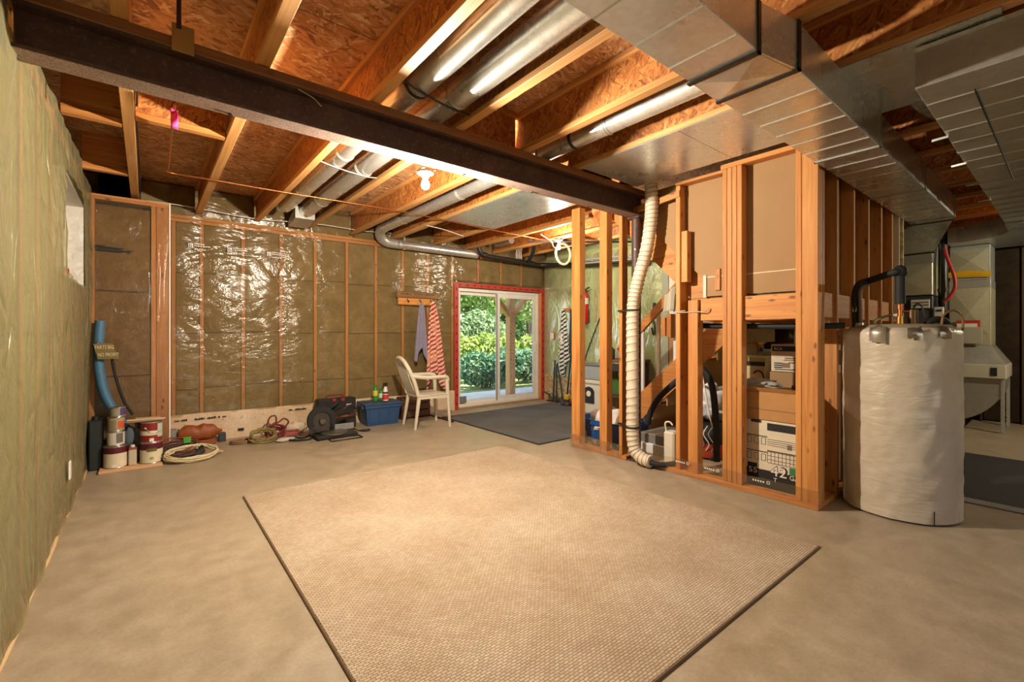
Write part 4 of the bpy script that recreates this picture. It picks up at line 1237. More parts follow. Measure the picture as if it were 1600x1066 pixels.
# local: f = forward (+X-ish), s = side
ang = -.12
def L(f, s_, z):
    return (cx + f*math.cos(ang) - s_*math.sin(ang), cy + f*math.sin(ang) + s_*math.cos(ang), z)
def leg(f, s_, f2, s2, top, nm='leg'):
    MB().tube([L(f2, s2, 0), L((f+f2)/2, (s_+s2)/2, top*.5), L(f, s_, top)], [.018, .022, .028], 8).build(nm, CH, t)
leg(.20, -.21, .235, -.235, .64); leg(.20, .21, .235, .235, .64)
leg(-.17, -.20, -.235, -.225, .44); leg(-.17, .20, -.235, .225, .44)
def seat(u, v):
    f = -.20 + .42*u; s_ = (-.225 + .45*v)*(1 + .06*u)
    z = .425 + .02*u - .018*math.sin(math.pi*v)*(1 - u*.6) - (.03*(max(0, u - .85)/.15)**2)
    return L(f, s_, z)
solid(MB().grid(seat, 12, 12).build('seat', CH, t), .012)
for k in range(7):
    s0 = -.15 + .05*k
    MB().grid(lambda u, v: L(-.19 - .15*v - .02*math.sin(v*3), (s0 + .036*(u-.5))*(1 + .1*v), .43 + .42*v), 2, 8).build('back_slat', CH, t)
for o in [c for c in t.children if c.name.startswith('back_slat')]: solid(o, .010)
for (fa, sa, fb, sb) in ((-.19,-.215,.20,-.225), (-.19,.215,.20,.225), (.205,-.22,.205,.22)):
    MB().obox(L(fa, sa, .405), L(fb, sb, .405), .010, .055).build('seat_apron', CH, t)
arc = [L(-.19, -.215, .42), L(-.24, -.215, .60), L(-.31, -.195, .77), L(-.355, -.12, .875), L(-.37, 0, .905), L(-.355, .12, .875), L(-.31, .195, .77), L(-.24, .215, .60), L(-.19, .215, .42)]
MB().tube(spline(arc, 5), .026, 10).build('back_frame', CH, t)
MB().grid(lambda u, v: L(-.335 - .035*v, (-.15 + .3*u)*(1 - .25*v*v), .815 + .08*v - .05*(2*u-1)**2), 8, 3).build('top_rail', CH, t)
for s_ in (-1, 1):
    MB().tube(spline([L(-.27, .215*s_, .68), L(-.10, .245*s_, .655), L(.10, .245*s_, .655), L(.19, .225*s_, .645), L(.215, .215*s_, .60)], 5), [.026]*21, 8).build('armrest', CH, t)

# ================================================================== BLUE TOTE WITH BOTTLES
BLUE = flat('#2f4f78', .45, name='blue_plastic')
def tote(nm, label, x0, y0, x1, y1, h, mat, lid=True, lidmat=None, taper=.03, yaw=0.0, z=0.002):
    c = ((x0+x1)/2, (y0+y1)/2, 0)
    t = thing(nm, label, 'storage tote', (c[0], c[1], z))
    T = taper
    def ringv(zz, k): 
        i = T*(1-k); return [(x0+i, y0+i, zz), (x1-i, y0+i, zz), (x1-i, y1-i, zz), (x0+i, y1-i, zz)]
    m = MB()
    vs = ringv(z, 0) + ringv(z + h, 1) + [(p[0] + (.008 if p[0] < c[0] else -.008), p[1] + (.008 if p[1] < c[1] else -.008), p[2]) for p in ringv(z + h, 1)] + [(p[0] + (.008 if p[0] < c[0] else -.008), p[1] + (.008 if p[1] < c[1] else -.008), p[2] + .008) for p in ringv(z, 0)]
    fs = [(3,2,1,0)] + [(i, (i+1)%4, 4+(i+1)%4, 4+i) for i in range(4)] + [(4+i, 4+(i+1)%4, 8+(i+1)%4, 8+i) for i in range(4)] + [(8+i, 8+(i+1)%4, 12+(i+1)%4, 12+i) for i in range(4)] + [(12,13,14,15)]
    m.add(vs, fs).rot(yaw, c).build('bin', mat, t)
    m = MB()
    rim = [(x0-.012, x1+.012, y0-.012, y0), (x0-.012, x1+.012, y1, y1+.012), (x0-.012, x0, y0, y1), (x1, x1+.012, y0, y1)]
    for (a, b_, c_, d) in rim: MB().box(a, c_, z+h-.05, b_, d, z+h-.018).rot(yaw, c).build('rim', mat, t)
    n = 3
    for k in range(n):
        xa = x0 + T + .02 + (x1-x0-2*T-.02)*k/n
        MB().hexa([(xa, y0+T*.9-.006, z+.03), (xa+(x1-x0)/n*.75, y0+T*.9-.006, z+.03), (xa+(x1-x0)/n*.75, y0+T, z+.03), (xa, y0+T, z+.03), (xa, y0+T*.25-.006, z+h-.08), (xa+(x1-x0)/n*.75, y0+T*.25-.006, z+h-.08), (xa+(x1-x0)/n*.75, y0+T*.3, z+h-.08), (xa, y0+T*.3, z+h-.08)]).rot(yaw, c).build('side_panel', mat, t)
    if lid:
        ld = MB().bbox(x0-.022, y0-.022, z+h-.016, x1+.022, y1+.022, z+h+.012, .010).rot(yaw, c).build('lid', lidmat or mat, t)
        MB().bbox(x0+.03, y0+.03, z+h+.010, x1-.03, y1-.03, z+h+.018, .006).rot(yaw, c).build('lid_panel', lidmat or mat, ld)
        for xx in (x0-.03, x1-.004): MB().bbox(xx, c[1]-.09, z+h-.07, xx+.034, c[1]+.09, z+h-.016, .006).rot(yaw, c).build('handle', lidmat or mat, ld)
    return t
tote('blue_tote', 'slate blue lidded storage tote between the black case and the plastic chair', 2.23, 5.775, 2.70, 6.11, .285, BLUE, lidmat=flat('#3b5068', .5), yaw=-.06)
TZ = .321
GREEN = flat('#2f8a35', .35, name='green_bottle')
def bottle(label, x, y, mat, prof, cap, capmat, lab=None, labz=None, grp='cleaning bottles on the blue tote'):
    t = thing('bottle', label, 'bottle', (x, y, TZ), grp)
    bo = MB().lathe([(r, TZ + z) for r, z in prof], (x, y, 0), 20).build('body', mat, t)
    MB().lathe([(cap[0], TZ + cap[1]), (cap[0]*.94, TZ + cap[2])], (x, y, 0), 16).build('cap', capmat, t)
    if lab: 
        r = max(r for r, z in prof) + .0012
        MB().lathe([(r, TZ + labz[0]), (r, TZ + labz[1])], (x, y, 0), 20).build('label', lab, bo)
    return t
bottle('tall green bottle on the blue tote, leftmost of the three', 2.375, 5.86, GREEN, [(.030,0),(.032,.01),(.032,.15),(.026,.175),(.014,.19)], (.020, .186, .215), GREEN, flat('#c9c73a', .5), (.07, .14))
bottle('short green bottle behind the spray bottle on the blue tote', 2.47, 5.90, GREEN, [(.026,0),(.028,.01),(.028,.10),(.020,.125),(.012,.135)], (.015, .132, .16), flat('#236b2b', .4), PAPER, (.03, .09))
t = bottle('white spray bottle with black trigger and red label on the blue tote', 2.49, 5.80, flat('#e8e2d6', .35), [(.034,0),(.038,.01),(.038,.09),(.030,.13),(.022,.17),(.014,.19)], (.016, .188, .212), BLACK, flat('#c5372f', .5), (.015, .085))
th = MB().bbox(2.455, 5.788, TZ+.205, 2.52, 5.812, TZ+.238, .006).build('trigger_head', BLACK, t)
MB().obox((2.462, 5.80, TZ+.21), (2.450, 5.80, TZ+.165), .010, .014).build('trigger', BLACK, th)
MB().lathe([(.0395, TZ+.095), (.034, TZ+.118)], (2.49, 5.80, 0), 20).build('dark_label', INK, t)

# brown wooden crate behind the chair
t = thing('wooden_crate', 'small dark brown crate on the floor behind the plastic chair', 'crate', (3.0, 6.04, 0))
BRN = flat('#5a3522', .7, name='dark_brown_wood')
for k in range(3): MB().bbox(2.80, 5.945, .03 + k*.095, 3.24, 5.96, .11 + k*.095, .003).build('slat', BRN, t)
for k in range(3): MB().bbox(2.80, 6.13, .03 + k*.095, 3.24, 6.145, .11 + k*.095, .003).build('slat', BRN, t)
MB().bbox(2.815, 5.962, .005, 3.225, 6.128, .02, .002).build('base', BRN, t)
for x in (2.802, 3.222): MB().bbox(x, 5.962, .0, x + .016, 6.128, .31, .003).build('end_panel', BRN, t)
o = MB().tube([(3.27, 6.10, .012), (3.27, 5.35, .012)], .010, 8).build('dark_rod', STEELD); tag(o, 'thin dark rod lying on the floor by the chair leg', 'rod')

# ================================================================== BLACK TOOL CASE AND MITRE SAW
t = thing('tool_case', 'upright black plastic tool case against the back wall beside the blue tote', 'case', (1.95, 6.02, 0))
fs_ = MB().bbox(1.66, 5.945, .0, 2.15, 6.03, .385, .02).build('front_shell', BLACK, t)
MB().bbox(1.67, 6.032, .01, 2.145, 6.12, .38, .02).build('back_shell', BLACK, t)
MB().tube(spline([(1.80, 6.03, .385), (1.81, 6.03, .42), (1.99, 6.03, .42), (2.0, 6.03, .385)], 5), .010, 8).build('handle', flat('#7a1f1c', .5), t)
for x in (1.84, 1.95): MB().bbox(x, 5.93, .35, x + .045, 5.946, .39, .004).build('latch', flat('#9a2a22', .5), fs_)
MB().bbox(2.02, 5.942, .265, 2.085, 5.946, .305, .001).build('sticker', flat('#cfd3d4', .4), fs_)
t = thing('mitre_saw', 'black compound mitre saw standing on the floor in front of the black case', 'saw', (1.70, 5.55, 0))
DK = flat('#26231f', .42, name='saw_casting')
MB().bbox(1.50, 5.36, .012, 1.96, 5.62, .05, .008).build('base', DK, t)
MB().tube([(1.62, 5.34, .008), (1.62, 5.24, .008), (1.97, 5.24, .008), (1.97, 5.40, .008)], .008, 8).build('stand_loop', STEELD, t)
for x in (1.52, 1.94):
    for y in (5.38, 5.60): MB().cyl((x, y, 0), .015, .012, 12).build('foot', RUBBER, t)
MB().cyl((1.72, 5.48, .05), .15, .016, 28).build('turntable', flat('#8b8378', .4, .8), t)
MB().bbox(1.47, 5.585, .05, 1.70, 5.605, .125, .004).build('fence', GREYPL, t)
MB().bbox(1.76, 5.585, .05, 1.99, 5.605, .125, .004).build('fence', GREYPL, t)
MB().obox((1.74, 5.64, .05), (1.74, 5.68, .24), .07, .05).build('pivot_arm', DK, t)
gm = MB()
aa = [math.pi*(-.15 + k/22*1.35) for k in range(23)]
pts = [(.158*math.cos(a), .158*math.sin(a)) for a in aa] + [(.098*math.cos(a), .098*math.sin(a)) for a in reversed(aa)]
gm.prism([(1.58 + p[0], .215 + p[1]) for p in pts], 1, 5.46, 5.51); gm.build('blade_guard', RUBBER, t)
MB().lathe([(.118, 5.478), (.118, 5.480)], (1.58, 0, .205), 32, 1).build('blade', flat('#4a453f', .4, .5), t)
MB().lathe([(.03, 5.44), (.034, 5.46), (.034, 5.515), (.02, 5.53)], (1.58, 0, .205), 16, 1).build('arbor', flat('#6b655e', .4, .7), t)
MB().lathe([(.05, 5.53), (.056, 5.55), (.056, 5.68), (.045, 5.71)], (1.62, 0, .24), 20, 1).build('motor', flat('#2e2925', .4), t)
MB().obox((1.66, 5.50, .24), (1.84, 5.56, .30), .05, .055).build('handle_arm', DK, t)
MB().tube(spline([(1.82, 5.55, .285), (1.90, 5.57, .33), (1.98, 5.59, .33), (2.02, 5.60, .27), (1.93, 5.58, .235)], 4), .016, 8).build('handle', DK, t)
MB().tube([(1.70, 5.66, .19), (2.07, 5.70, .20)], .014, 10).build('slide_rail', flat('#9a6a45', .4, .6), t)
MB().tube([(1.70, 5.71, .19), (2.07, 5.75, .20)], .014, 10).build('slide_rail', STEELD, t)
MB().bbox(1.92, 5.66, .05, 2.05, 5.74, .16, .01).build('clamp', DK, t)
solid(MB().grid(lambda u, v: (1.60 + .22*u + .03*v, 5.60 + .10*v + .015*math.sin(u*7), .26 + .14*u - .08*v*(1-u) + .012*math.sin(v*6)), 8, 6).build('dust_bag', RUBBER, t), .02)
MB().tube(spline([(2.0, 5.70, .05), (2.06, 5.60, .01), (2.13, 5.52, .012), (2.18, 5.55, .02), (2.13, 5.60, .012), (2.05, 5.62, .01)], 6), .006, 6).build('power_cord', RUBBER, t)
MB().tube(spline([(1.55, 5.68, .30), (1.62, 5.72, .36), (1.70, 5.74, .38), (1.66, 5.70, .28)], 5), .006, 6).build('hose_loop', RUBBER, t)
o = MB().tube(spline([(1.2, 5.62, .012), (1.3, 5.66, .03), (1.4, 5.6, .014), (1.5, 5.66, .02), (1.46, 5.5, .012), (1.33, 5.5, .014), (1.25, 5.56, .02)], 6), .010, 8).build('black_strap', RUBBER); tag(o, 'tangled black strap on the floor left of the mitre saw', 'strap')

# ================================================================== CORD PILES
def coil(nm, label, cat, c, rx, ry, n, r, mat, seed, zspread=.05, group=None, tilt=0.0):
    rnd = random.Random(seed); pts = []
    for k in range(n*14):
        a = 2*math.pi*k/14; q = 1 + .16*noise.noise(Vector((k*.11, seed, 0))) - .22*rnd.random()*(k % 3 == 0)
        x = rx*q*math.cos(a); y = ry*q*math.sin(a)
        z = r + zspread*(.5 + .5*noise.noise(Vector((k*.07, seed*2, 5)))) * (k/(n*14)) + tilt*max(0, y + ry)
        pts.append((c[0] + x + .02*noise.noise(Vector((k*.05, 1, seed))), c[1] + y, z))
    o = MB().tube(spline(pts, 2), r, 6).build(nm, mat); tag(o, label, cat, group); return o
coil('cord_coil', 'olive and yellow cord coiled loosely on the floor left of the saw', 'cord', (1.02, 5.72, 0), .13, .09, 9, .0065, flat('#85773f', .6), 1, .10, tilt=.5)
coil('cord_coil', 'tan cord trailing at the left end of the loose cord pile', 'cord', (.84, 5.83, 0), .13, .07, 8, .0065, flat('#8a6a46', .6), 2, .05)
coil('cord_coil', 'dark red cord heaped in the middle of the loose cord pile', 'cord', (1.16, 5.84, 0), .10, .08, 9, .007, flat('#6a2226', .6), 3, .14, tilt=.5)
coil('cord_coil', 'pink and rust cord at the right of the loose cord pile', 'cord', (1.33, 5.88, 0), .11, .07, 8, .006, flat('#a9564a', .6), 4, .10)
o = MB().tube(spline([(1.10,5.98,.10),(1.13,5.98,.22),(1.19,5.97,.24),(1.20,5.97,.17),(1.16,5.98,.14),(1.22,5.96,.16),(1.28,5.95,.20),(1.33,5.95,.16),(1.30,5.96,.10)], 5), .010, 8).build('red_loop', flat('#7a3626', .6)); tag(o, 'rusty red hose loops standing up above the cord pile', 'hose')
o = MB().ball((1.42, 6.02, .06), .12, .07, .07, jit=.5, seed=3).build('crumpled_bag', flat('#cdbfa4', .6)); tag(o, 'crumpled pale plastic bag behind the cord pile', 'bag')
o = MB().ball((1.22, 5.60, .02), .10, .05, .025, jit=.6, seed=5).build('crumpled_bag', flat('#c2b9a6', .6)); tag(o, 'flat scrap of pale plastic in front of the cord pile', 'bag')

# big coil of electrical cables beside the paint
coil('cable_coil', 'cream electrical cable coil on the floor right of the paint cans', 'cable', (.34, 5.36, 0), .21, .14, 8, .008, flat('#d6c79d', .5), 11, .07, tilt=.28)
coil('cable_coil', 'black electrical cable coil under the cream one by the paint cans', 'cable', (.27, 5.42, 0), .17, .12, 7, .008, flat('#37322d', .6), 12, .10, tilt=.3)
coil('cable_coil', 'brown electrical cable coil at the back of the cable heap', 'cable', (.24, 5.54, 0), .17, .10, 7, .007, flat('#75422f', .6), 13, .16, tilt=.5)
o = MB().bbox(.28, 5.50, .135, .345, 5.53, .195, .006).build('green_connector', flat('#4f9a3c', .45)); tag(o, 'green plastic connector on top of the cable heap', 'connector')
o = MB().obox((.40, 5.40, .015), (.60, 5.46, .03), .05, .012).build('wood_sliver', PALEX); tag(o, 'flat wood sliver poking from the cable coil', 'wood scrap')
# orange bag against the wall foot
def bag(u, v):
    a = 2*math.pi*u
    x = .26 + .40*v; r = .085*math.sin(math.pi*min(1, .12 + v*.86))**.6
    return (x, 6.02 + .75*r*math.cos(a), .135 + r*math.sin(a)*(1.05 + .1*math.sin(v*11)) + .020*noise.noise(Vector((v*8, u*3, 2))))
t = thing('orange_bag', 'crumpled orange bag lying by the foot of the back wall', 'bag', (.45, 6.02, .03))
MB().grid(bag, 20, 24).build('body', flat('#8f4a1a', .55), t)
MB().box(.262, 5.955, .085, .27, 6.085, .19).build('opening', flat('#5e2a10', .7), t)
MB().bbox(.22, 5.96, .0, .60, 6.09, .055, .008).build('stiff_base', flat('#8a4a20', .6), t)
o = MB().bbox(.20, 6.0, 0, .255, 6.12, .19, .004).build('grey_carton', flat('#8f8c80', .7)); tag(o, 'small grey carton between the orange bag and the corner post', 'carton')
o = MB().bbox(.63, 6.03, 0, .70, 6.10, .10, .006).build('black_white_carton', flat('#3a3c40', .6)); tag(o, 'small dark carton at the right end of the orange bag', 'carton')

# ================================================================== PAINT CORNER
t = thing('base_board', 'pale board on the floor under the paint cans', 'board', (-.1, 5.42, 0))
MB().bbox(-.325, 5.285, 0, .115, 5.56, .022, .003).build('plank', PALEX, t)
BZ = .022
MAROON = flat('#5a1626', .4, name='maroon_label')
CREAM = flat('#e0d3b4', .5, name='cream_label')
TIN = metal('tin_plate', '#b5b0a6', .3)
def can(label, x, y, z, r, h, body, band, bandmat, pic=None, handle=True, lid=True, group='paint cans in the corner', words_=None):
    t = thing('paint_can', label, 'paint can', (x, y, z), group)
    bo = MB().lathe([(r, z + .006), (r, z + h - .008)], (x, y, 0), 28).build('body', body, t)
    MB().lathe([(r + .003, z), (r + .003, z + .006), (r, z + .008)], (x, y, 0), 28).build('bottom_rim', TIN, t)
    MB().lathe([(r, z + h - .008), (r + .003, z + h - .006), (r + .003, z + h), (r - .006, z + h)], (x, y, 0), 28).build('top_rim', TIN, t)
    MB().lathe([(r - .006, z + h - .004), (r - .012, z + h - .002), (.0, z + h - .002)], (x, y, 0), 28).build('lid', TIN, t)
    if band: MB().lathe([(r + .001, z + h*band[0]), (r + .001, z + h*band[1])], (x, y, 0), 28).build('label_band', bandmat, bo)
    if handle:
        MB().lathe([(0, -.006), (.010, -.004), (.012, .002)], (x - r*.55, y - r*.86, z + h*.72), 10, 1).build('ear', TIN, t)
        MB().tube(spline([(x - r*.55, y - r*.88 - .006, z + h*.72), (x - r*.1, y - r*1.12, z + h*.52), (x + r*.45, y - r*1.06, z + h*.46), (x + r*.9, y - r*.6, z + h*.55)], 5), .0022, 6).build('bail', TIN, t)
    if pic: 
        for (a0, a1, z0, z1, m_) in pic:
            n = 6
            vs = [(x + (r+.002)*math.cos(a0 + (a1-a0)*i/n), y + (r+.002)*math.sin(a0 + (a1-a0)*i/n), z + h*zz) for zz in (z0, z1) for i in range(n+1)]
            MB().add(vs, [(i, i+1, n+2+i, n+1+i) for i in range(n)], True).build('printed_patch', m_, bo)
    return t
A = math.pi
can('large cream and maroon paint can, front left on the pale board', -.215, 5.43, BZ, .085, .19, CREAM, (.68, .96), MAROON, [(-1.9, -1.5, .04, .18, PAPER)], handle=False)
can('large cream and maroon paint can, front right on the pale board', .035, 5.42, BZ, .085, .19, CREAM, (.66, .96), MAROON, [(-2.0, -1.1, .58, .74, flat('#6a6230', .5)), (-1.7, -1.4, .2, .32, flat('#8fae3a', .5))], handle=False)
can('dark red paint can with wire bail stacked on the front right cream can', .035, 5.42, BZ + .192, .080, .185, flat('#8a2420', .4), (.36, .58), CREAM, [(-1.0, -.1, .25, .92, flat('#b9c3b0', .5)), (-1.75, -1.35, .06, .22, PAPER)])
can('small white paint can with dark print stacked on the front left cream can', -.215, 5.44, BZ + .192, .062, .125, flat('#d9d0bd', .45), None, None, [(-1.5, -.7, .2, .9, flat('#6a6660', .6))], handle=False)
can('small silver and orange paint can, second from the top of the left stack', -.215, 5.45, BZ + .319, .060, .125, flat('#a89a78', .4), None, None, [(-1.3, -.2, .2, .72, flat('#c4562a', .5)), (-2.4, -1.5, .1, .8, flat('#8a7d60', .5))], handle=False)
can('smallest purple and grey can on top of the left paint stack', -.205, 5.46, BZ + .446, .055, .085, flat('#9a9078', .4), None, None, [(-1.2, -.2, .15, .9, flat('#4c3a72', .5))], handle=False)
t = thing('solvent_tin', 'narrow white solvent tin between the two front paint cans', 'tin', (-.098, 5.385, BZ))
MB().bbox(-.128, 5.365, BZ, -.070, 5.41, BZ + .15, .008).build('body', flat('#c9bca4', .45), t)
MB().bbox(-.129, 5.363, BZ + .135, -.069, 5.412, BZ + .165, .01).build('shoulder', flat('#8f4a30', .5), t)
MB().cyl((-.099, 5.388, BZ + .163), .016, .02, 14).build('cap', PAPER, t)
o = MB().bbox(-.085, 5.50, BZ, .0, 5.55, .42, .006).build('grey_carton', flat('#6a675f', .7)); tag(o, 'tall grey carton standing behind the solvent tin', 'carton')
MB().box(-.07, 5.498, .33, -.015, 5.4995, .38).build('printed_patch', INK, o)
o = MB().bbox(-.40, 5.46, .0, -.31, 5.68, .44, .01).build('dark_jug', flat('#242a26', .5)); tag(o, 'dark jug squeezed between the left wall and the paint stack', 'jug')
MB().cyl((-.36, 5.56, .44), .025, .03, 14).build('cap', BLACK, o)
o = MB().ball((-.12, 5.51, .26), .05, .04, .10, jit=.5, seed=9).build('rag_bundle', flat('#56606a', .8)); tag(o, 'grey rag bundle stuffed behind the left paint stack', 'rag')
t = thing('roller_tray', 'flat pale tray and sticks lying across the tops of the paint cans', 'tray', (-.05, 5.45, .405))
MB().bbox(-.145, 5.40, .402, .125, 5.56, .414, .004).build('tray', flat('#9a8c74', .4, .3), t)
MB().obox((-.14, 5.43, .424), (.14, 5.42, .420), .014, .012).build('stick', PALEX, t)
MB().obox((-.08, 5.48, .428), (.10, 5.47, .424), .02, .014).build('brush_handle', flat('#b9a27a', .5), t)
# blue foam tube leaning in the corner
t = thing('foam_tube', 'blue foam tube leaning in the left corner above the paint cans', 'foam tube', (-.33, 5.6, .0))
pth = spline([(-.335, 5.66, 1.335), (-.345, 5.655, 1.10), (-.335, 5.65, .85), (-.29, 5.645, .62), (-.20, 5.64, .42), (-.12, 5.635, .26)], 8)
MB().tube(pth, .037, 20).build('tube', flat('#41708f', .55, name='blue_foam'), t)
o = MB().tube(spline([(-.255, 5.60, 1.05), (-.23, 5.605, .85), (-.17, 5.60, .60), (-.10, 5.6, .45)], 6), .012, 8).build('dark_cable', RUBBER); tag(o, 'dark cable hanging beside the blue foam tube', 'cable')
t = thing('hand_painted_sign', 'small khaki board with two lines of raised letters hung on the blue foam tube', 'sign', (-.27, 5.52, 1.03))
SG = flat('#7a6a3c', .7, name='khaki_paint'); SGL = flat('#e0d59a', .6, name='pale_khaki')
MB().hexa([(-.345, 5.565, .985), (-.20, 5.555, .985), (-.20, 5.57, .985), (-.345, 5.58, .985), (-.375, 5.565, 1.125), (-.245, 5.555, 1.125), (-.245, 5.57, 1.125), (-.375, 5.58, 1.125)]).build('board', SG, t)
lettering('PARTS BIG', .046, SGL, t, (-.366, 5.556, 1.078), (R(90), R(0), R(-4)), sx=.62)
lettering('NO PROFIT', .046, SGL, t, (-.346, 5.556, 1.010), (R(90), R(0), R(-4)), sx=.62)
MB().tube([(-.35, 5.57, 1.125), (-.33, 5.60, 1.16), (-.29, 5.57, 1.125)], .003, 6).build('hanger', TIN, t)

# outlet on the left wall and switch beside the door
t = thing('wall_outlet', 'white outlet plate low on the left wall', 'outlet', (XL + .02, 4.18, .32))
MB().bbox(XL + .018, 4.145, .255, XL + .028, 4.215, .375, .003).build('plate', WHITE, t)
for z in (.285, .335): MB().bbox(XL + .028, 4.165, z, XL + .031, 4.195, z + .028, .003).build('socket', flat('#c9c4b6', .4), t)
t = thing('light_switch', 'white switch on a red box at the right of the patio door', 'switch', (XR - .03, 5.93, 1.17))
MB().bbox(XR - .045, 5.89, 1.11, XR - .02, 5.98, 1.235, .003).build('box', REDTAPE, t)
MB().bbox(XR - .052, 5.905, 1.115, XR - .0455, 5.985, 1.23, .003).build('plate', WHITE, t)
MB().bbox(XR - .058, 5.935, 1.155, XR - .052, 5.955, 1.19, .002).build('toggle', WHITE, t)

# ================================================================== COAT RACK AND TOWELS
t = thing('coat_rack', 'wooden peg rack with a rough log sign on the back wall above the chair', 'coat rack', (3.13, 6.16, 1.73))
MB().bbox(2.83, 6.145, 1.635, 3.40, 6.168, 1.745, .012).build('board', wood('varnished_pine', 0, '#b0722c', '#c8853a', '#d89a4c'), t)
MB().bbox(2.80, 6.125, 1.735, 3.48, 6.165, 1.835, .014).build('sign_plank', wood('rough_plank', 0, '#5f4122', '#7d5830', '#94703f'), t)
lm = MB(); rr = random.Random(12)
for (xa, n) in ((2.87, 6), (3.08, 5), (3.25, 6)):
    for k in range(n):
        x = xa + k*.028
        lm.box(x, 6.122, 1.785, x + .006, 6.1245, 1.785 + rr.uniform(.015, .03)); lm.box(x, 6.122, 1.785 + rr.choice((0, .012)), x + .018, 6.1245, 1.790 + rr.choice((0, .012)))
for (xa, n) in ((3.05, 4), (3.22, 5)):
    for k in range(n): lm.box(xa + k*.03, 6.122, 1.755, xa + k*.03 + .018, 6.1245, 1.760)
q = lm.build('carved_letters', flat('#3a2512', .8), t); q['kind'] = 'stuff'
for x in (2.97, 3.17, 3.35):
    MB().tube(spline([(x, 6.145, 1.72), (x, 6.125, 1.705), (x, 6.105, 1.675), (x, 6.085, 1.69)], 4), .007, 8).build('hook', STEELD, t)
def stripes(name, a, b, scale, rot=(0,0,0), third=None, dist=1.5):
    tt = NT(name)
    w = tt.N('ShaderNodeTexWave', wave_type='BANDS', bands_direction='Z'); w.inputs['Scale'].default_value = scale; w.inputs['Distortion'].default_value = dist; w.inputs['Detail'].default_value = 2; w.inputs['Detail Scale'].default_value = 3
    tt.L(tt.coord(rot=rot), w.inputs['Vector'])
    c = tt.ramp(w.outputs['Fac'], [(.42, a), (.52, b)])
    if third:
        n = tt.noise(tt.coord((3,3,2)), 1.5, 2); c = tt.mix(tt.ramp(n.outputs[0], [(.60, 0.0), (.66, 1.0)]), c, third)
    tt.set(Base_Color=c, Roughness=.9); tt.b.inputs['Specular IOR Level'].default_value = .1
    return tt.m
def towel(nm, label, hook, z0, zb, wtop, wbot, off, mat, folds=3, depth=.035, plane='x', jag=.07, seed=0):
    hx, hy = hook
    def fn(u, v):
        s_ = (u - .5); w = wtop + (wbot - wtop)*(v**.6)
        d = depth*(.35 + .65*v)*math.cos(u*folds*2*math.pi + seed) + .008*noise.noise(Vector((u*6, v*5, seed)))
        zz = z0 - (z0 - zb)*v - jag*v*math.sin(u*math.pi*2.2 + seed)*(.5 + .5*v)
        if v < .08: d *= v/.08
        a = s_*w + off*v
        return (hx + a, hy - .03 + d*.6 - .02*v, zz) if plane == 'x' else (hx - .03 + d*.6, hy + a, zz)
    o = MB().grid(fn, 40, 30).build(nm, mat); tag(o, label, 'towel', 'towels on hooks'); solid(o, .006, 0); return o
towel('hanging_towel', 'small grey-mauve towel on the middle hook of the coat rack', (3.165, 6.10), 1.68, .90, .03, .21, -.02, stripes('mauve_towel', '#6a6478', '#a39cae', 26, (.3,.5,0), dist=6), 2.5, .03, jag=.10, seed=1)
towel('beach_towel', 'red and cream striped towel on the right hook of the coat rack', (3.35, 6.09), 1.70, .50, .04, .36, .05, stripes('red_towel', '#a83a42', '#e2c3a4', 5.5, (0,.55,0), '#d99a80', 2.0), 2.5, .05, jag=.13, seed=2)
t = thing('peg_board', 'short wooden peg board on the green wall right of the patio door', 'coat rack', (XR - .03, 5.58, 1.62))
MB().bbox(XR - .045, 5.42, 1.59, XR - .022, 5.70, 1.66, .006).build('board', WOODY, t)
for y in (5.62, 5.48): MB().tube([(XR - .045, y, 1.63), (XR - .10, y, 1.645)], .009, 8).build('peg', WOODX, t)
towel('beach_towel', 'white and navy striped towel hanging right of the patio door', (XR - .085, 5.60), 1.64, .62, .04, .30, -.02, stripes('navy_towel', '#2a3d4c', '#ded8c6', 5.0, (.5,0,0), '#e2dccc', 2.0), 2.5, .05, plane='y', jag=.16, seed=4)
t = thing('dark_jacket', 'dark grey jacket hanging behind the first partition stud', 'jacket', (XR - .08, 5.45, 1.3))
solid(MB().grid(lambda u, v: (XR - .12 + .03*math.cos(u*12), 5.375 + .08*(u-.5)*(1+v), 1.63 - .75*v), 16, 12).build('body', flat('#3b3d40', .9), t), .01, 0)
t = thing('fire_extinguisher', 'red fire extinguisher on the green wall seen between the first two studs', 'extinguisher', (XR - .08, 5.17, 1.38))
EX = flat('#b5221e', .35, name='extinguisher_red'); ex, ey = XR - .09, 5.105
MB().lathe([(.04, 1.385), (.055, 1.40), (.055, 1.82), (.045, 1.87), (.02, 1.895)], (ex, ey, 0), 22).build('cylinder', EX, t)
MB().lathe([(.0563, 1.70), (.0563, 1.80)], (ex, ey, 0), 22).build('label', flat('#cfc8bb', .5), t)
MB().cyl((ex, ey, 1.895), .02, .04, 12).build('valve', BLACK, t)
MB().obox((ex, ey, 1.945), (ex - .01, ey - .09, 1.975), .022, .018).build('lever', BLACK, t)
MB().obox((ex, ey, 1.92), (ex - .01, ey - .08, 1.915), .022, .014).build('carry_handle', BLACK, t)
MB().tube(spline([(ex - .02, ey + .01, 1.91), (ex - .07, ey + .03, 1.86), (ex - .065, ey + .035, 1.70)], 5), .010, 8).build('hose', RUBBER, t)
o = MB().tube(spline([(XR - .03, 4.80, 1.58), (XR - .035, 4.98, 1.2), (XR - .04, 5.14, .85), (XR - .04, 5.2, .62)], 6), .009, 8).build('black_cable', RUBBER); tag(o, 'black cable slanting down the green wall between two studs', 'cable')

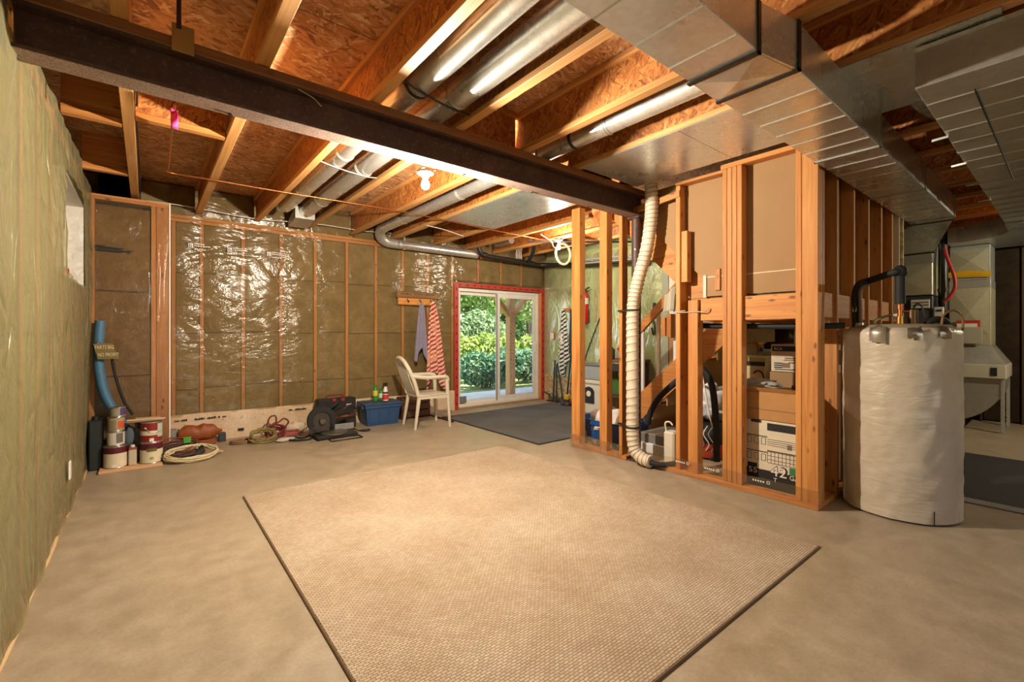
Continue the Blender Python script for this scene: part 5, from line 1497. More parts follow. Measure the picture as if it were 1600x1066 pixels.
# ================================================================== VENT HOSE ON THE PARTITION
t = thing('vent_hose', 'large cream corrugated vent hose running down beside the steel post to the floor', 'hose', (3.545, 2.6, .05))
HOSE = flat('#d8cab0', .5, name='cream_hose')
cp = [(3.55,2.415,2.56),(3.55,2.412,2.33),(3.548,2.435,2.12),(3.545,2.47,1.95),(3.54,2.55,1.70),(3.535,2.60,1.46),(3.533,2.605,1.1),(3.533,2.605,.6),(3.533,2.602,.26),(3.533,2.57,.13),(3.533,2.49,.075),(3.533,2.40,.065)]
pts = []
sp = spline(cp, 24); L_ = 0; last = sp[0]; path = [sp[0]]
for q in sp[1:]:
    L_ += (q-last).length; last = q
    if (q - path[-1]).length > .0085: path.append(q)
rad = [.0585 if i % 4 in (0, 1) else .0545 for i in range(len(path))]
MB().tube(path, rad, 22).build('corrugated_hose', HOSE, t)
wire = []
for i, q in enumerate(path):
    d = (path[min(i+1, len(path)-1)] - path[max(i-1, 0)]).normalized()
    a = d.cross(Vector((1, 0, 0.01))).normalized(); b_ = d.cross(a)
    for k in range(3):
        th = 2*math.pi*(i + k/3)/4.0
        wire.append(q.lerp(path[min(i+1, len(path)-1)], k/3) + (a*math.cos(th) + b_*math.sin(th))*.0598)
MB().tube(wire, .0026, 4).build('spiral_wire', flat('#8a6a48', .6), t)
for z in (.345, 1.435):
    MB().lathe([(.062, z - .008), (.062, z + .008)], (3.534, 2.605, 0), 20).build('tie_strap', RUBBER, t)
    MB().box(3.56, 2.655, z - .006, 3.575, 2.80, z + .010).build('tie_strap', RUBBER, t)
MB().tube(spline([(3.533, 2.42, .06), (3.56, 2.33, .05), (3.66, 2.25, .06), (3.80, 2.2, .08)], 5), .026, 12).build('black_hose_end', RUBBER, t)
o = MB().tube(spline([(3.58, 2.10, 1.415), (3.58, 2.20, 1.40), (3.585, 2.0, 1.40), (3.58, 1.93, 1.40), (3.60, 1.90, 1.43)], 5), .0045, 6).build('white_cable', flat('#b9ab90', .5)); tag(o, 'short white cable stub across the cut stud at the landing', 'cable')

# ================================================================== BETWEEN PARTITION AND STAIRS
t = tote('open_blue_tote', 'open bright blue tote with cloth inside behind the partition studs', 3.80, 2.93, 4.28, 3.62, .27, flat('#1f4f8f', .4, name='bright_blue_plastic'), lid=False)
lettering('B', .12, flat('#b9c3cf', .5), t, (3.803, 3.47, .06), (R(90), 0, R(-90)))
o = MB().ball((4.03, 3.22, .21), .20, .25, .15, seg=24, rings=16, jit=.6, seed=4).build('cloth_heap', flat('#d9cfc4', .9)); tag(o, 'heap of pale cloth in the open blue tote', 'cloth')
o = MB().ball((3.70, 3.28, .06), .02, .14, .05, seg=16, rings=10, jit=.6, seed=8).build('plastic_scrap', POLY_S); tag(o, 'clear plastic scrap on the sill plate before the blue tote', 'plastic')
t = thing('vacuum_hose', 'thick black vacuum hose arching behind the short partition stud', 'hose', (4.0, 2.3, .6))
MB().tube(spline([(3.96,2.74,.30),(3.97,2.70,.44),(3.99,2.62,.58),(4.0,2.50,.70),(4.02,2.36,.82),(4.03,2.26,.88),(4.04,2.18,.87),(4.05,2.11,.74),(4.06,2.08,.45),(4.06,2.07,.05)], 7), .030, 14).build('hose', RUBBER, t)
o = MB().tube(spline([(4.02,2.19,.85),(4.02,2.16,.70),(4.03,2.13,.50),(4.05,2.10,.35)], 5), .008, 6).build('white_cable', CABLEW); tag(o, 'white cord hanging along the black vacuum hose', 'cable')
o = MB().ball((4.40, 2.34, .52), .20, .20, .16, seg=24, rings=16, jit=.8, seed=6).build('white_plastic_bag', flat('#dcdee2', .35)); tag(o, 'crumpled white plastic bag on the black shop vacuum', 'bag')
t = thing('shop_vacuum', 'black and red shop vacuum under the white bag beneath the stairs', 'vacuum', (4.35, 2.30, 0))
MB().lathe([(.20,.02),(.22,.06),(.22,.16)], (4.38,2.31,0), 24).build('drum', flat('#a83a1c', .4), t)
MB().lathe([(.22,.16),(.235,.18),(.235,.26),(.19,.33),(.10,.35)], (4.38,2.31,0), 24).build('head', BLACK, t)
for k in range(4):
    a = k*math.pi/2 + .6; MB().ball((4.38 + .2*math.cos(a), 2.31 + .2*math.sin(a), .02), .02).build('caster', RUBBER, t)
for k in range(4):
    y = 2.16 + k*.05
    MB().tube(spline([(4.16, y, .34), (4.14, y + .03, .26), (4.15, y - .02, .17), (4.17, y + .02, .10)], 5), .005, 6).build('wire', CABLEW if k % 2 else GREYPL, t)
o = MB().bbox(4.02, 2.55, .10, 4.50, 2.88, .19, .004).build('grey_sheet_stack', flat('#8f9089', .4, .4)); tag(o, 'low stack of grey sheet lying on the white box behind the hose', 'sheet')
o = MB().bbox(3.98, 2.50, .0, 4.55, 2.89, .098, .006).build('white_flat_box', flat('#dcdcd6', .6)); tag(o, 'flat white box on the floor behind the vent hose', 'box')
t = thing('white_jug', 'small white jug with a loop handle on the floor left of the tall cut stud', 'jug', (3.86, 2.40, 0))
MB().bbox(3.80, 2.345, .0, 3.92, 2.455, .30, .015).build('body', WHITEPL, t)
MB().tube(spline([(3.83, 2.44, .29), (3.83, 2.45, .37), (3.84, 2.41, .385), (3.84, 2.38, .36)], 5), .008, 8).build('handle', WHITEPL, t)

# cartons under the landing
def carton(label, x0, y0, z0, x1, y1, z1, mat, nm='carton', grp='cartons under the landing'):
    t = thing(nm, label, 'carton', ((x0+x1)/2, (y0+y1)/2, z0), grp)
    MB().bbox(x0, y0, z0, x1, y1, z1, .003).build('box', mat, t); return t
t = carton('white trash bag carton with big 42 GAL print behind the last partition studs', 3.725, 1.225, .0, 4.22, 1.80, .545, CARDW)
m = MB()
m.box(3.7215, 1.225, .03, 3.7245, 1.80, .165); m.box(3.7215, 1.575, .148, 3.7245, 1.645, .205); m.box(3.7215, 1.23, .475, 3.7245, 1.50, .53); m.box(3.7215, 1.545, .525, 3.7245, 1.62, .545)
for z in (.42, .30):
    m.box(3.7225, 1.50, z, 3.7245, 1.66, z + .006)
m.build('printed_band', INK, t)
m = MB()
for (z, n) in ((.36, 4), (.235, 4)):
    for k in range(n):
        y = 1.70 - k*.052
        for (a, b_, c_, d) in ((0, .03, 0, .003), (0, .03, .05, .053), (0, .003, 0, .053), (.03, .033, 0, .053)): m.box(3.7225, y - b_, z + c_, 3.7245, y - a, z + d)
for z in (.455, .44, .425, .41, .37, .36):
    m.box(3.7225, 1.27, z - .05, 3.7245, 1.50, z - .047)
for (z0_, z1_) in ((.225, .315),):
    for k in range(9): m.box(3.7225, 1.50 - k*.026, z0_, 3.7245, 1.498 - k*.026, z1_)
    for z in (.225, .25, .28, .315): m.box(3.7225, 1.27, z, 3.7245, 1.50, z + .003)
m.box(3.7222, 1.33, .35, 3.7242, 1.36, .385)
q = m.build('printed_diagrams', INKGREY, t); q['kind'] = 'stuff'
MB().box(3.7212, 1.225, .166, 3.7243, 1.345, .22).build('green_patch', flat('#2f7a4f', .6), t)
lettering('42', .125, INK, t, (3.7206, 1.482, .128), (R(90), 0, R(-90)), ext=.0004, sx=1.08)
lettering('42', .105, WHITE, t, (3.7200, 1.475, .135), (R(90), 0, R(-90)), ext=.001, sx=1.1)
lettering('GAL', .05, WHITE, t, (3.7200, 1.345, .130), (R(90), 0, R(-90)), ext=.001, sx=.95)
lettering('55', .06, WHITE, t, (3.7200, 1.640, .130), (R(90), 0, R(-90)), ext=.001, sx=1.2)
lettering('T', .045, WHITE, t, (3.7200, 1.455, .09), (R(90), 0, R(-90)), ext=.001)
t = carton('open brown cardboard carton on top of the white trash bag carton', 3.725, 1.235, .549, 4.20, 1.78, .765, CARD)
MB().box(3.7235, 1.24, .628, 3.7247, 1.775, .632).build('seam', INKGREY, t)
MB().hexa([(3.73,1.30,.766),(3.74,1.30,.766),(3.74,1.72,.766),(3.73,1.72,.766),(3.64+.06,1.32,.80),(3.71,1.32,.80),(3.71,1.70,.80),(3.70,1.70,.80)]).build('flap', CARD, t)
o = MB().ball((3.86, 1.62, .81), .11, .17, .04, seg=20, rings=12, jit=.7, seed=21).build('bubble_wrap', flat('#b3b0a8', .3)); tag(o, 'crumpled clear wrap on top of the open brown carton', 'wrap')
o = MB().bbox(4.05, 1.26, .768, 4.2, 1.45, .80, .004).build('brown_flap_card', flat('#7a4a2a', .8)); tag(o, 'folded brown card lying on the open carton', 'card')
t = carton('brown carton standing on the floor under the white appliance carton', 4.27, 1.235, .0, 4.78, 1.70, .885, flat('#a0805a', .85))
lettering('ER', .075, INK, t, (4.30, 1.2335, .69), (R(90), 0, 0), ext=.0008)
t = carton('white appliance carton with dark stripe on top of the brown carton', 4.275, 1.245, .889, 4.72, 1.69, 1.125, CARDW)
m = MB(); m.box(4.2715, 1.25, 1.065, 4.2745, 1.68, 1.11); m.box(4.2715, 1.25, .905, 4.2745, 1.66, .912); m.box(4.2715, 1.25, .965, 4.2745, 1.55, .972)
for k in range(3): m.box(4.2715, 1.60, .92 + k*.018, 4.2745, 1.665, .93 + k*.018)
m.build('printed_band', flat('#20243a', .6), t)
m = MB(); m.box(4.28, 1.2415, 1.06, 4.42, 1.2445, 1.11)
for k in range(3): m.box(4.29, 1.2415, .91 + k*.022, 4.40, 1.2445, .92 + k*.022)
m.box(4.46, 1.2415, .96, 4.70, 1.2445, 1.08)
m.build('printed_band', flat('#20243a', .6), t)
m = MB(); m.box(4.2713, 1.54, .925, 4.2743, 1.60, .965); m.box(4.2713, 1.46, 1.0, 4.2743, 1.58, 1.012); m.box(4.2713, 1.45, .985, 4.2743, 1.59, .993); m.build('printed_patch', flat('#8a6a58', .7), t)
lettering('RCA', .034, PAPER, t, (4.2705, 1.665, 1.075), (R(90), 0, R(-90)), ext=.0008)
t = carton('beige boxed appliance with black cord left of the white appliance carton', 4.30, 1.75, .0, 4.70, 2.06, .965, flat('#c2ae84', .6))
MB().bbox(4.29, 1.74, .966, 4.71, 2.07, 1.0, .004).build('lid', flat('#a59a62', .6), t)
MB().box(4.2965, 1.75, .925, 4.2985, 2.06, .962).build('dark_band', INK, t)
MB().tube(spline([(4.28, 1.90, 1.0), (4.275, 1.93, .9), (4.28, 1.96, .78)], 5), .005, 6).build('cord', RUBBER, t)
MB().tube(spline([(4.28, 1.84, .86), (4.27, 1.80, .885), (4.27, 1.76, .86), (4.28, 1.745, .77)], 5), .007, 6).build('cord', RUBBER, t)
t = carton('dark plastic crate on the floor behind the water heater at the end wall', 4.84, 1.24, .0, 5.3, 1.7, .36, flat('#22262c', .5), 'dark_crate')
for k in range(4): MB().bbox(4.86 + k*.11, 1.225, .03, 4.93 + k*.11, 1.238, .33, .003).build('slat', flat('#2c3138', .5), t)
t = carton('black bin stacked on the dark crate behind the water heater', 4.86, 1.24, .364, 5.25, 1.68, .70, flat('#15161a', .5), 'dark_bin')
MB().bbox(4.85, 1.23, .66, 5.26, 1.69, .71, .006).build('lid', flat('#1e2024', .5), t)

# items along the green wall
t = thing('white_bin', 'white drawer bin with black arched label against the green wall', 'bin', (5.52, 4.72, 0))
wbd = MB().bbox(5.32, 4.48, .0, 5.72, 5.0, .50, .01).build('body', WHITEPL, t)
MB().prism([(4.62,.14),(4.84,.14),(4.84,.33),(4.80,.38),(4.73,.40),(4.66,.38),(4.62,.33)], 0, 5.314, 5.3195).build('black_label', INK, wbd)
MB().lathe([(.045, 5.310), (.045, 5.3135)], (0, 4.73, .29), 18, 0).build('pale_oval', PAPER, wbd)
MB().bbox(5.312, 4.50, .44, 5.3195, 4.98, .455, .001).build('drawer_gap', GREYPL, t)
t = thing('clear_bin', 'translucent grey bin with lid standing on the white drawer bin', 'bin', (5.52, 4.72, .504))
MB().bbox(5.34, 4.50, .504, 5.71, 4.98, .72, .015).build('body', flat('#9fa6a6', .3), t)
MB().bbox(5.33, 4.49, .715, 5.72, 4.99, .745, .01).build('lid', flat('#6d7375', .4), t)
def pole(nm, label, a, b_, r, mat, cat='garden tool'):
    o = MB().tube([a, b_], r, 8).build(nm, mat); tag(o, label, cat); return o
pole('tool_pole', 'straight black tool pole leaning right of the patio door', (5.62, 5.84, .01), (5.69, 5.86, .74), .014, BLACK)
t = thing('long_shears', 'black long-handled shears standing open beside the straight pole', 'shears', (5.6, 5.65, 0))
MB().tube([(5.60, 5.73, .22), (5.66, 5.79, .68)], .013, 8).build('handle', BLACK, t)
MB().tube([(5.66, 5.77, .70), (5.60, 5.56, .02)], .012, 8).build('handle', BLACK, t)
MB().obox((5.60, 5.73, .22), (5.58, 5.69, .0), .03, .012).build('blade', STEELD, t)
t = thing('grass_trimmer', 'yellow and black grass trimmer standing beyond the first partition stud', 'trimmer', (5.55, 5.42, 0))
MB().lathe([(.11,.0),(.12,.02),(.10,.06),(.05,.09)], (5.55,5.42,0), 18).build('guard', BLACK, t)
MB().bbox(5.50, 5.37, .09, 5.60, 5.47, .19, .02).build('motor', flat('#c9a21c', .45), t)
MB().tube([(5.55, 5.42, .18), (5.60, 5.36, .98)], .016, 10).build('shaft', BLACK, t)
t = thing('iron_letters', 'row of small black iron scroll letters at the wall foot by the door', 'ornament', (5.66, 5.75, .02))
MB().box(5.63, 5.55, .0, 5.65, 6.02, .02).build('strip', STEELD, t)
for k, (y, h) in enumerate(((5.98,.13),(5.93,.10),(5.88,.09),(5.83,.10),(5.78,.09),(5.73,.10),(5.68,.12),(5.63,.09))):
    MB().tube(spline([(5.64, y, .02), (5.64, y - .012, h*.6), (5.64, y - .03, h), (5.64, y - .034, h*.5), (5.64, y - .03, .02)], 4), .006, 6).build('letter', BLACK, t)
MB().tube([(5.64, 6.10, .16), (5.64, 5.92, .12)], .010, 6).build('bar', BLACK, t)
t = thing('leaf_blower', 'black power tool with a white cord on the floor between the first two studs', 'power tool', (5.55, 5.0, 0))
MB().ball((5.55, 5.17, .12), .09, .10, .10, jit=.2, seed=2).build('housing', BLACK, t)
MB().tube([(5.55, 5.14, .13), (5.55, 5.06, .18)], [.03, .045], 12).build('nozzle', BLACK, t)
MB().ball((5.55, 5.05, .22), .04, .035, .05, jit=.6, seed=7).build('grip', BLACK, t)
MB().tube(spline([(5.5, 5.16, .05), (5.36, 5.10, .012), (5.25, 4.95, .012), (5.24, 4.80, .012), (5.27, 4.66, .012)], 6), .008, 6).build('cord', CABLEW, t)
MB().lathe([(.05, 5.24), (.07, 5.25), (.07, 5.28), (.05, 5.29)], (5.55, 0, .08), 14, 1).build('red_wheel', flat('#8a1f1c', .5), t)

t = thing('workbench', 'cluttered dark workbench against the right wall behind the stairs', 'workbench', (5.45, 4.15, 0))
MB().bbox(5.18, 3.90, .80, 5.72, 4.42, .84, .004).build('top', flat('#6f4f30', .7), t)
MB().bbox(5.20, 3.92, .30, 5.70, 4.40, .33, .004).build('shelf', flat('#4d3a28', .7), t)
for (x, y) in ((5.20, 3.92), (5.20, 4.35), (5.66, 3.92), (5.66, 4.35)): MB().bbox(x, y, 0, x + .045, y + .045, .80, .003).build('leg', flat('#4a3624', .7), t)
MB().bbox(5.185, 3.94, .68, 5.20, 4.38, .79, .003).build('apron', flat('#33302c', .6), t)
t = thing('bench_grinder', 'dark bench grinder on the workbench behind the stairs', 'grinder', (5.40, 4.02, .84))
MB().lathe([(.05, 3.94), (.06, 3.96), (.06, 4.08), (.05, 4.10)], (5.40, 0, .93), 16, 1).build('motor', flat('#3a4a3c', .5), t)
for y in (3.915, 4.105): MB().lathe([(.07, y), (.07, y + .02)], (5.40, 0, .93), 20, 1).build('wheel', flat('#6d6a64', .8), t)
MB().bbox(5.35, 3.97, .842, 5.45, 4.07, .88, .006).build('foot', BLACK, t)
t = thing('toolbox', 'green toolbox on the shelf of the workbench', 'toolbox', (5.42, 4.12, .33))
MB().bbox(5.26, 3.96, .332, 5.58, 4.30, .55, .01).build('body', flat('#3f6b32', .5), t)
MB().tube(spline([(5.42, 4.02, .55), (5.42, 4.05, .60), (5.42, 4.20, .60), (5.42, 4.24, .55)], 4), .01, 8).build('handle', BLACK, t)
o = MB().bbox(5.50, 4.14, .842, 5.68, 4.36, 1.06, .008).build('spare_carton', flat('#b7b99c', .7)); tag(o, 'pale box standing at the back of the workbench', 'box')
o = MB().lathe([(.05,.842),(.055,.86),(.055,.98),(.02,1.02)], (5.30, 4.28, 0), 16).build('glue_bottle', flat('#2b3a30', .5)); tag(o, 'dark bottle at the front of the workbench', 'bottle')
o = MB().tube(spline([(5.70,3.84,1.40),(5.69,3.81,1.30),(5.70,3.84,1.20),(5.70,3.87,1.30)], 5), .014, 8).build('hanging_loop', BLACK); tag(o, 'black loop handle hanging on the green wall above the bench', 'tool')
o = MB().bbox(5.68, 3.80, 1.46, 5.71, 3.85, 1.66, .01).build('hanging_level', BLACK); tag(o, 'black tool hanging above the loop on the green wall', 'tool')
o = MB().grid(lambda u, v: (4.66 + .015*math.cos(u*9), 2.86 + .12*u + .02*v, 1.76 - .10*u - .28*v*(1 - .3*u)), 10, 10).build('draped_cloth', flat('#d6d3bc', .9)); tag(o, 'pale cloth draped over the stair handrail', 'cloth'); solid(o, .006)
t = thing('newel_blocks', 'stubby wooden blocks bolted beside the stair rail below the pale cloth', 'block', (4.64, 2.9, 1.2))
MB().bbox(4.60, 2.875, 1.17, 4.69, 2.93, 1.44, .004).build('block', WOODZ, t); MB().bbox(4.58, 2.935, 1.19, 4.67, 2.985, 1.40, .004).build('block', WOODZ, t)

# ================================================================== WATER HEATER
HX, HY, HR, HT = 4.103, .785, .318, 1.262
def blanket():
    t_ = NT('white_insulating_blanket')
    v = t_.coord((3, 3, 9)); n = t_.noise(v, 1.0, 5, .6, 1.2); n2 = t_.noise(t_.coord(), 7, 4)
    t_.set(Base_Color=t_.ramp(n2.outputs[0], [(.3, '#bdb09a'), (.7, '#cbbfaa')]), Roughness=.36)
    t_.b.inputs['Specular IOR Level'].default_value = .55
    t_.bump(n.outputs[0], .5, .02)
    return t_.m
t = thing('water_heater', 'tall water heater wrapped in a white insulating blanket beside the stair box', 'water heater', (HX, HY, 0))
def skin(u, v):
    a = 2*math.pi*u; z = .012 + (HT - .012)*v
    r = HR*(1 + .012*math.sin(v*math.pi)) + .006*noise.noise(Vector((math.cos(a)*4, math.sin(a)*4, z*9))) + .004*noise.noise(Vector((math.cos(a)*9, math.sin(a)*9, z*24)))
    if v > .97: r -= .05*((v-.97)/.03)**2
    if abs(a - 4.10) < .02 and v < .10: r -= .03
    return (HX + r*math.cos(a), HY + r*math.sin(a), z)
blk = MB().grid(skin, 128, 70).build('blanket', blanket(), t)
MB().lathe([(HR - .035, HT - .004), (HR - .06, HT + .016), (0, HT + .028)], (HX, HY, 0), 40).build('top', flat('#9a8a70', .6), t)
TAPE = metal('foil_tape', '#a29a8c', .35)
def patch(a0, w, zc, h, nm='foil_tape', mat=TAPE, bulge=.008):
    n = 6; vs = []
    for j in range(5):
        for i in range(n+1):
            a = a0 + w*i/n; z = zc + h*j/4 - .02*noise.noise(Vector((i*.7, j, a0*3)))
            r = HR + .018 + bulge*math.sin(math.pi*i/n)*math.sin(math.pi*j/4)
            if z > HT - .02: r = HR + .016 - (z - HT + .02)*.9
            vs.append((HX + r*math.cos(a), HY + r*math.sin(a), z))
    MB().add(vs, [(j*(n+1)+i, j*(n+1)+i+1, (j+1)*(n+1)+i+1, (j+1)*(n+1)+i) for j in range(4) for i in range(n)], True).build(nm, mat, blk)
base = math.atan2(-HY, -HX) + 2*math.pi
patch(base - .18 - .30, .28, 1.165, .10); patch(base + .12, .22, 1.185, .075); patch(base + .62, .22, 1.19, .08)
MB().add([(HX + (HR+.014)*math.cos(base + .52 + k*.02), HY + (HR+.014)*math.sin(base + .52 + k*.02), z) for k in range(2) for z in (.012, .10)], [(0, 1, 3, 2)]).build('torn_slit', flat('#2a231a', .9), blk)
INS = flat('#191a1c', .7, name='pipe_insulation')
def hp(ang_off, rr):   # point on the heater top, polar about the axis, 0 = towards the camera
    a = base + ang_off; return (HX + rr*math.cos(a), HY + rr*math.sin(a))
lx, ly = hp(-1.25, .25)
rx, ry_ = hp(.05, .10)
MB().tube(spline([(lx, ly, 1.26), (lx - .01, ly, 1.36), (lx - .012, ly, 1.50), (lx + .03, ly - .015, 1.575), (lx + .10, ly - .05, 1.60), (rx + .02 - .05, ry_ + .03, 1.635), (rx, ry_, 1.64)], 6), .024, 12).build('insulated_pipe', INS, t)
MB().ball((rx, ry_, 1.64), .042, .042, .045).build('elbow', INS, t)
MB().tube([(rx, ry_, 1.64), (rx, ry_, 1.42)], .029, 14).build('insulated_pipe', INS, t)
MB().tube([(rx, ry_, 1.42), (rx, ry_, 1.28)], .014, 12).build('copper_pipe', COPPER, t)
MB().cyl((rx, ry_, 1.285), .024, .05, 8).build('brass_fitting', flat('#b58a48', .35, .9), t)
MB().cyl((rx, ry_, 1.385), .019, .03, 12).build('copper_coupling', COPPER, t)
MB().tube([(rx, ry_, 1.37), (rx + .05, ry_ - .05, 1.37)], .010, 8).build('copper_tee', COPPER, t)
MB().cyl((rx + .055, ry_ - .055, 1.28), .028, .10, 12).build('relief_valve', flat('#6a5238', .4, .7), t)
MB().tube(spline([(rx + .055, ry_ - .055, 1.38), (rx + .06, ry_ - .075, 1.42), (rx + .07, ry_ - .10, 1.40), (rx + .08, ry_ - .11, 1.33)], 4), .006, 6).build('lever', STEELD, t)
lx2, ly2 = hp(-1.05, .24)
MB().tube(spline([(lx2, ly2, 1.26), (lx2 - .008, ly2, 1.42), (lx2, ly2, 1.53), (lx2 + .05, ly2 - .03, 1.565)], 5), .012, 8).build('grey_pipe', flat('#6e5a4a', .5), t)
MB().cyl((lx2, ly2, 1.26), .03, .035, 10).build('valve', TIN, t)
MB().box(lx - .034, ly - .012, 1.375, lx - .030, ly + .012, 1.415).build('sticker', PAPER, t)
MB().tube(spline([(lx2 + .08, ly2 - .06, 1.27), (lx2 + .06, ly2 - .07, 1.31), (lx2 + .16, ly2 - .12, 1.345), (rx - .02, ry_ + .02, 1.345)], 6), .010, 8).build('white_hose', WHITEPL, t)
MB().tube(spline([(rx + .10, ry_ - .12, 1.28), (rx + .12, ry_ - .15, 1.31), (rx + .17, ry_ - .19, 1.31), (rx + .20, ry_ - .21, 1.28)], 5), .022, 8).build('black_bundle', RUBBER, t)
ax, ay = hp(1.05, .24)
MB().tube(spline([(ax, ay, 1.27), (ax + .02, ay - .01, 1.34), (ax + .08, ay - .05, 1.37), (ax + .13, ay - .08, 1.33), (ax + .14, ay - .085, 1.24)], 6), .007, 8).build('brown_cable', flat('#8a6236', .5), t)
o = MB().tube(spline([(3.735, 2.1, 1.285), (3.735, 1.6, 1.275), (3.74, 1.24, 1.27), (3.80, 1.02, 1.275)], 5), .022, 10).build('black_pipe', INS); tag(o, 'black insulated pipe running under the landing joist to the water heater', 'pipe')
o = MB().bbox(3.70, 1.125, 1.285, 3.86, 1.30, 1.315, .006).build('pipe_shelf', flat('#b9935e', .7)); tag(o, 'small wooden ledge at the corner behind the water heater pipes', 'ledge')

# ================================================================== FURNACE
FG = flat('#3f4144', .4, name='furnace_grey')
t = thing('furnace', 'dark grey furnace cabinet with a white label behind the water heater', 'furnace', (8.1, 1.44, 0))
MB().bbox(7.80, 1.16, .02, 8.50, 1.74, 1.70, .008).build('cabinet', FG, t)
MB().bbox(7.785, 1.18, 1.25, 7.80, 1.72, 1.52, .006).build('burner_door', flat('#56585b', .4), t)
MB().bbox(7.785, 1.18, .10, 7.80, 1.72, 1.22, .006).build('lower_door', flat('#4a4c50', .4), t)
lb = MB().box(7.781, 1.19, 1.545, 7.799, 1.37, 1.655).build('label', PAPER, t)
for k in range(2): MB().box(7.7795, 1.20, 1.575 + k*.035, 7.7815, 1.36, 1.59 + k*.035).build('print', INKGREY, lb)
CREAMM = metal('galvanised_cream', '#c9c3a4', .38, met=.45)
t = thing('supply_plenum', 'cream sheet metal plenum on top of the furnace', 'duct', (8.1, 1.44, 1.72))
MB().bbox(7.80, 1.165, 1.715, 8.45, 1.72, 2.12, .004).build('box', CREAMM, t)
MB().add([(7.798, 1.70, 2.10), (7.784, 1.44, 1.92), (7.798, 1.70, 1.73), (7.798, 1.18, 2.10), (7.798, 1.18, 1.73)], [(0,1,2),(0,3,1),(3,4,1),(4,2,1)]).build('cross_crease', CREAMM, t)
MB().hexa([(7.80,1.165,2.12),(8.45,1.165,2.12),(8.45,1.72,2.12),(7.80,1.72,2.12),(7.45,1.145,2.50),(8.45,1.145,2.50),(8.45,1.72,2.50),(7.45,1.72,2.50)]).build('tapered_top', GALV_DULL, t)
t = thing('trunk_transition', 'sloping galvanised transition joining the end of the trunk duct to the plenum', 'duct', (6.8, 1.1, 2.4))
MB().hexa([(6.14,.765,2.34),(7.44,1.10,2.20),(7.44,1.70,2.20),(6.14,1.09,2.34),(6.14,.765,2.56),(7.44,1.10,2.55),(7.44,1.70,2.55),(6.14,1.09,2.56)]).build('body', GALV_FLAT, t)
for x in (6.16, 7.42): 
    k = (x-6.14)/1.3; MB().box(x - .012, .755 + .335*k, 2.33 - .14*k, x + .012, 1.10 + .61*k, 2.345 - .14*k).build('cleat', STEELD, t)
t = thing('flue_pipe', 'dark flue pipe rising beside the furnace', 'pipe', (7.95, 1.07, 1.5))
MB().cyl((7.95, 1.085, 1.50), .048, 1.06, 18).build('pipe', flat('#3b3934', .4, .6), t)
MB().lathe([(.054, 1.75), (.056, 1.77), (.054, 1.79)], (7.95, 1.085, 0), 18).build('joint_ring', STEELD, t)
o = MB().tube(spline([(7.86,1.06,2.30),(7.86,1.03,2.15),(7.86,.975,1.95),(7.86,.965,1.80),(7.86,1.01,1.68),(7.86,1.07,1.62)], 6), .020, 10).build('red_hose', flat('#b8332a', .4)); tag(o, 'red hose curving down beside the dark flue pipe', 'hose')
t = thing('control_box', 'small white control box at the furnace corner', 'control', (7.82, 1.10, 1.38))
MB().bbox(7.77, 1.055, 1.37, 7.80, 1.145, 1.55, .006).build('housing', WHITE, t)
MB().box(7.767, 1.075, 1.495, 7.771, 1.125, 1.52).build('display', INK, t)

t = thing('return_drop', 'tall galvanised return air drop with a yellow strap and filter box', 'duct', (8.45, .87, .1))
MB().bbox(8.20, .685, 1.07, 8.72, 1.062, 1.80, .004).build('lower_section', CREAMM, t)
MB().bbox(8.205, .69, 1.90, 8.715, 1.057, 2.34, .004).build('upper_section', GALV_DULL, t)
MB().bbox(8.20, .685, 1.80, 8.72, 1.062, 1.90, .004).build('collar', GALV_DULL, t)
for (y0, y1, z0, z1) in ((.70, 1.05, 1.20, 1.79), (.70, 1.05, 1.98, 2.30)):
    yc, zc = (y0+y1)/2, (z0+z1)/2
    MB().add([(8.199, y0, z0), (8.199, y1, z0), (8.199, y1, z1), (8.199, y0, z1), (8.180, yc, zc)], [(0,4,1),(1,4,2),(2,4,3),(3,4,0)]).build('cross_crease', CREAMM, t)
YEL = flat('#d6a51c', .5, name='yellow_webbing')
MB().grid(lambda u, v: (8.185 - .01*math.sin(v*3.1), .68 + .39*u, 1.925 + .09*v*(1 - .25*abs(2*u-1)) + .02*u), 8, 4).build('yellow_strap', YEL, t)
MB().hexa([(8.08,.55,.84),(8.80,.55,.84),(8.80,1.075,.84),(8.08,1.075,.84),(8.20,.685,1.07),(8.72,.685,1.07),(8.72,1.062,1.07),(8.20,1.062,1.07)]).build('flared_boot', GALV_DULL, t)
fb_ = MB().bbox(8.06, .545, .665, 8.82, 1.10, .838, .006).build('filter_box', flat('#cfc9b4', .4), t)
MB().bbox(8.052, .62, .70, 8.061, .675, .80, .003).build('filter_gauge', INK, fb_)
n = 14
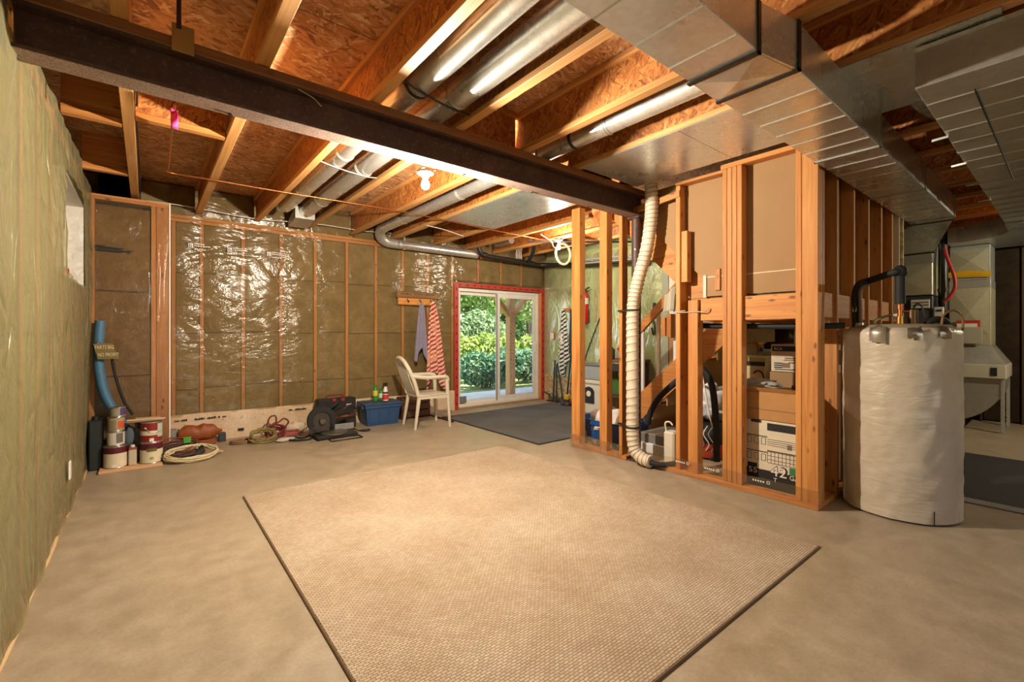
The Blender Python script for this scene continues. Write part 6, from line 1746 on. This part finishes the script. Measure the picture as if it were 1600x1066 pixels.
arc = [(.56 + .0, .66)] + [(1.10 - .54*math.cos(math.pi/2*k/n), .66 - .56*math.sin(math.pi/2*k/n)) for k in range(n+1)] + [(1.155, .10), (1.155, .66)]
MB().prism(arc[1:], 0, 8.10, 8.78).build('curved_elbow', GALV_DULL, t)
for (x, y) in ((8.09, .56), (8.76, .56)): MB().bbox(x, y, 0, x + .035, y + .035, .665, .003).build('leg', GALV_FLAT, t)
t2 = thing('manual_pouch', 'grey pouch of papers with a red folder on the return air drop', 'pouch', (8.17, .88, 1.1))
MB().bbox(8.145, .755, 1.09, 8.165, 1.0, 1.30, .003).build('pouch', flat('#b2ab96', .6), t2)
MB().box(8.167, .775, 1.12, 8.171, .99, 1.385).build('red_folder', flat('#c0322a', .5), t2)
MB().box(8.155, .80, 1.15, 8.1665, .985, 1.345).build('papers', PAPER, t2)
t = thing('return_elbow', 'galvanised elbow turning the wide return duct down to the return drop', 'duct', (7.9, .5, 2.4))
n = 10; co = []
MB().prism([(6.955, .10), (6.955, .48)] + [(7.35 + .55*math.sin(math.pi/2*k/n)*1.0, .48 + .56*(1 - math.cos(math.pi/2*k/n))) for k in range(n+1)] + [(8.75, 1.06), (8.75, .10)], 2, 2.345, 2.55).build('body', metal('galvanised_bright', '#cfd2cc', .30, met=.6), t)
o = MB().bbox(8.82, -1.5, 2.40, 8.95, 1.9, 2.55, .004).build('cross_beam', flat('#4a2f1c', .7)); tag(o, 'dark timber cross beam under the ceiling behind the return air drop', 'beam')

# thin dark sheet with a pale strip on the furnace room floor
t = thing('dark_floor_sheet', 'dark charcoal sheet with a pale strip on the floor right of the water heater', 'mat', (5.6, 0, 0))
MB().bbox(4.78, -1.6, .0006, 6.50, .74, .008, .003).build('pile', flat('#2b2a29', .85, name='charcoal_sheet'), t)
MB().bbox(4.60, -1.6, .0004, 4.72, .74, .010, .004).build('pale_floor_strip', flat('#8f8b86', .4), t)
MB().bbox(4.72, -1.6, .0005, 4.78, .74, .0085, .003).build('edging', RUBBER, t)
